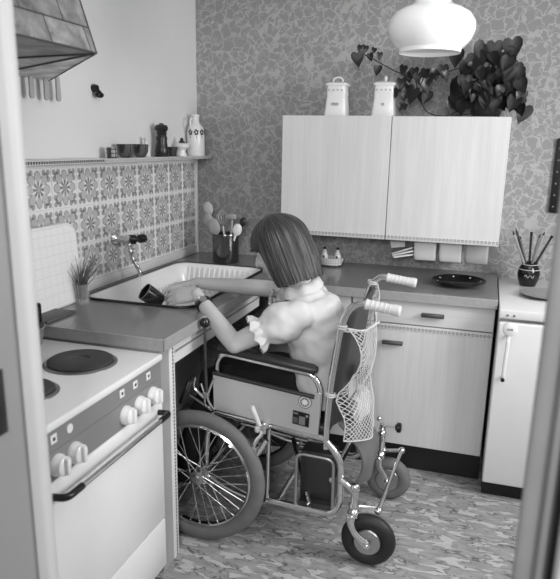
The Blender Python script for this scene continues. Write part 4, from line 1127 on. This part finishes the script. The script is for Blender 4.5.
# trousers
b = B()
for s in (-1, 1):
    y = -1.05+s*.085
    b.limb([(1.0, y, .56), (.80, y+s*.005, .562), (.60, y, .562), (.585, y, .55)], [.088, .077, .058, .056]); b.limb([(.60, y, .555), (.52, y, .36), (.46, y, .19)], [.056, .055, .05])
me = remeshed(b, .008, 4, .5)
for v in me.vertices: v.co += v.normal*.006*noise.noise(v.co*16)
link('trousers', me, MT['trousers'], pe, 180)
for s in (-1, 1):
    y = -1.05+s*.085; b = B()
    b.loft([((.49, y, .128), (0, .030, 0), (0, 0, .03)), ((.45, y, .135), (0, .040, 0), (0, 0, .036)), ((.38, y, .128), (0, .042, 0), (0, 0, .030)), ((.32, y, .120), (0, .036, 0), (0, 0, .022)), ((.295, y, .115), (0, .02, 0), (0, 0, .014))], 18, 2.4)
    obj('shoe', b, MT['nearblack'], pe)
# watch on the near wrist
WC = ELN.lerp(WRN, .80); wd = (WRN-ELN).normalized()
wt = obj('wristwatch', B().torus(WC, .0275, .0055, wd, 30, 8, 1.6), MT['black'], pe)
nn = (V((.5, -.8, .4))-wd*V((.5, -.8, .4)).dot(wd)).normalized()
obj('watch_case', B().lathe([(0, 0), (.013, 0), (.014, .004), (.012, .008), (0, .008)], WC+nn*.026, nn, 18), MT['chrome'], wt)
b = B(); b.torus(WC+wd*.016, .0270, .003, wd, 30, 6); obj('watch_bracelet', b, MT['steel'], wt)

# the mug being washed
t = thing('mug', 'dark glazed mug tilted in both hands over the sink', 'mug', MC)
b = B(); b.lathe([(0, -.042), (.026, -.042), (.031, -.036), (.034, .0), (.0345, .032), (.035, .036), (.032, .036), (.031, 0), (.026, -.034), (0, -.036)], MC, MA, 32); obj('mug_body', b, mat('mug_glaze', .13, .18, var=.2, vs=20), t)
b = B(); b.torus(MC+MA*.036, .0335, .0018, MA, 36, 6); obj('mug_rim', b, MT['grey'], t)
sx_ = MA.cross(V((0, 0, 1))).normalized(); q = -sx_
if q.x > 0: q = -q
q = (q*.9-V((0, 0, .2))).normalized()
b = B(); b.tube(crom([MC+q*.036+MA*.024, MC+q*.056+MA*.022, MC+q*.060-MA*.004, MC+q*.050-MA*.02, MC+q*.034-MA*.022], 4), .0048, 8); obj('mug_handle', b, MT['greyd'], t)

# ================================================================== LIGHT
def area(name, loc, target, sx, sy, power):
    l = bpy.data.lights.new(name, 'AREA'); l.shape = 'RECTANGLE'; l.size = sx; l.size_y = sy; l.energy = power
    o = bpy.data.objects.new(name, l); COL.objects.link(o); o.location = loc
    o.rotation_euler = (V(target)-V(loc)).to_track_quat('-Z', 'Y').to_euler(); return o
area('window_light', (2.80, -1.35, 1.55), (1.0, -1.2, .9), .6, .7, 31)
area('bounce_light', (1.75, -1.75, 2.42), (1.1, -1.1, 0), 1.6, 1.2, 14)
area('flash_light', (1.62, -4.3, 1.9), (.9, -.6, 1.0), .4, .4, 37)
w = bpy.data.worlds.new('world'); SC.world = w; w.use_nodes = True
w.node_tree.nodes['Background'].inputs[0].default_value = (.8, .8, .8, 1)
w.node_tree.nodes['Background'].inputs[1].default_value = .5
SC.view_settings.view_transform = 'Standard'; SC.view_settings.look = 'None'
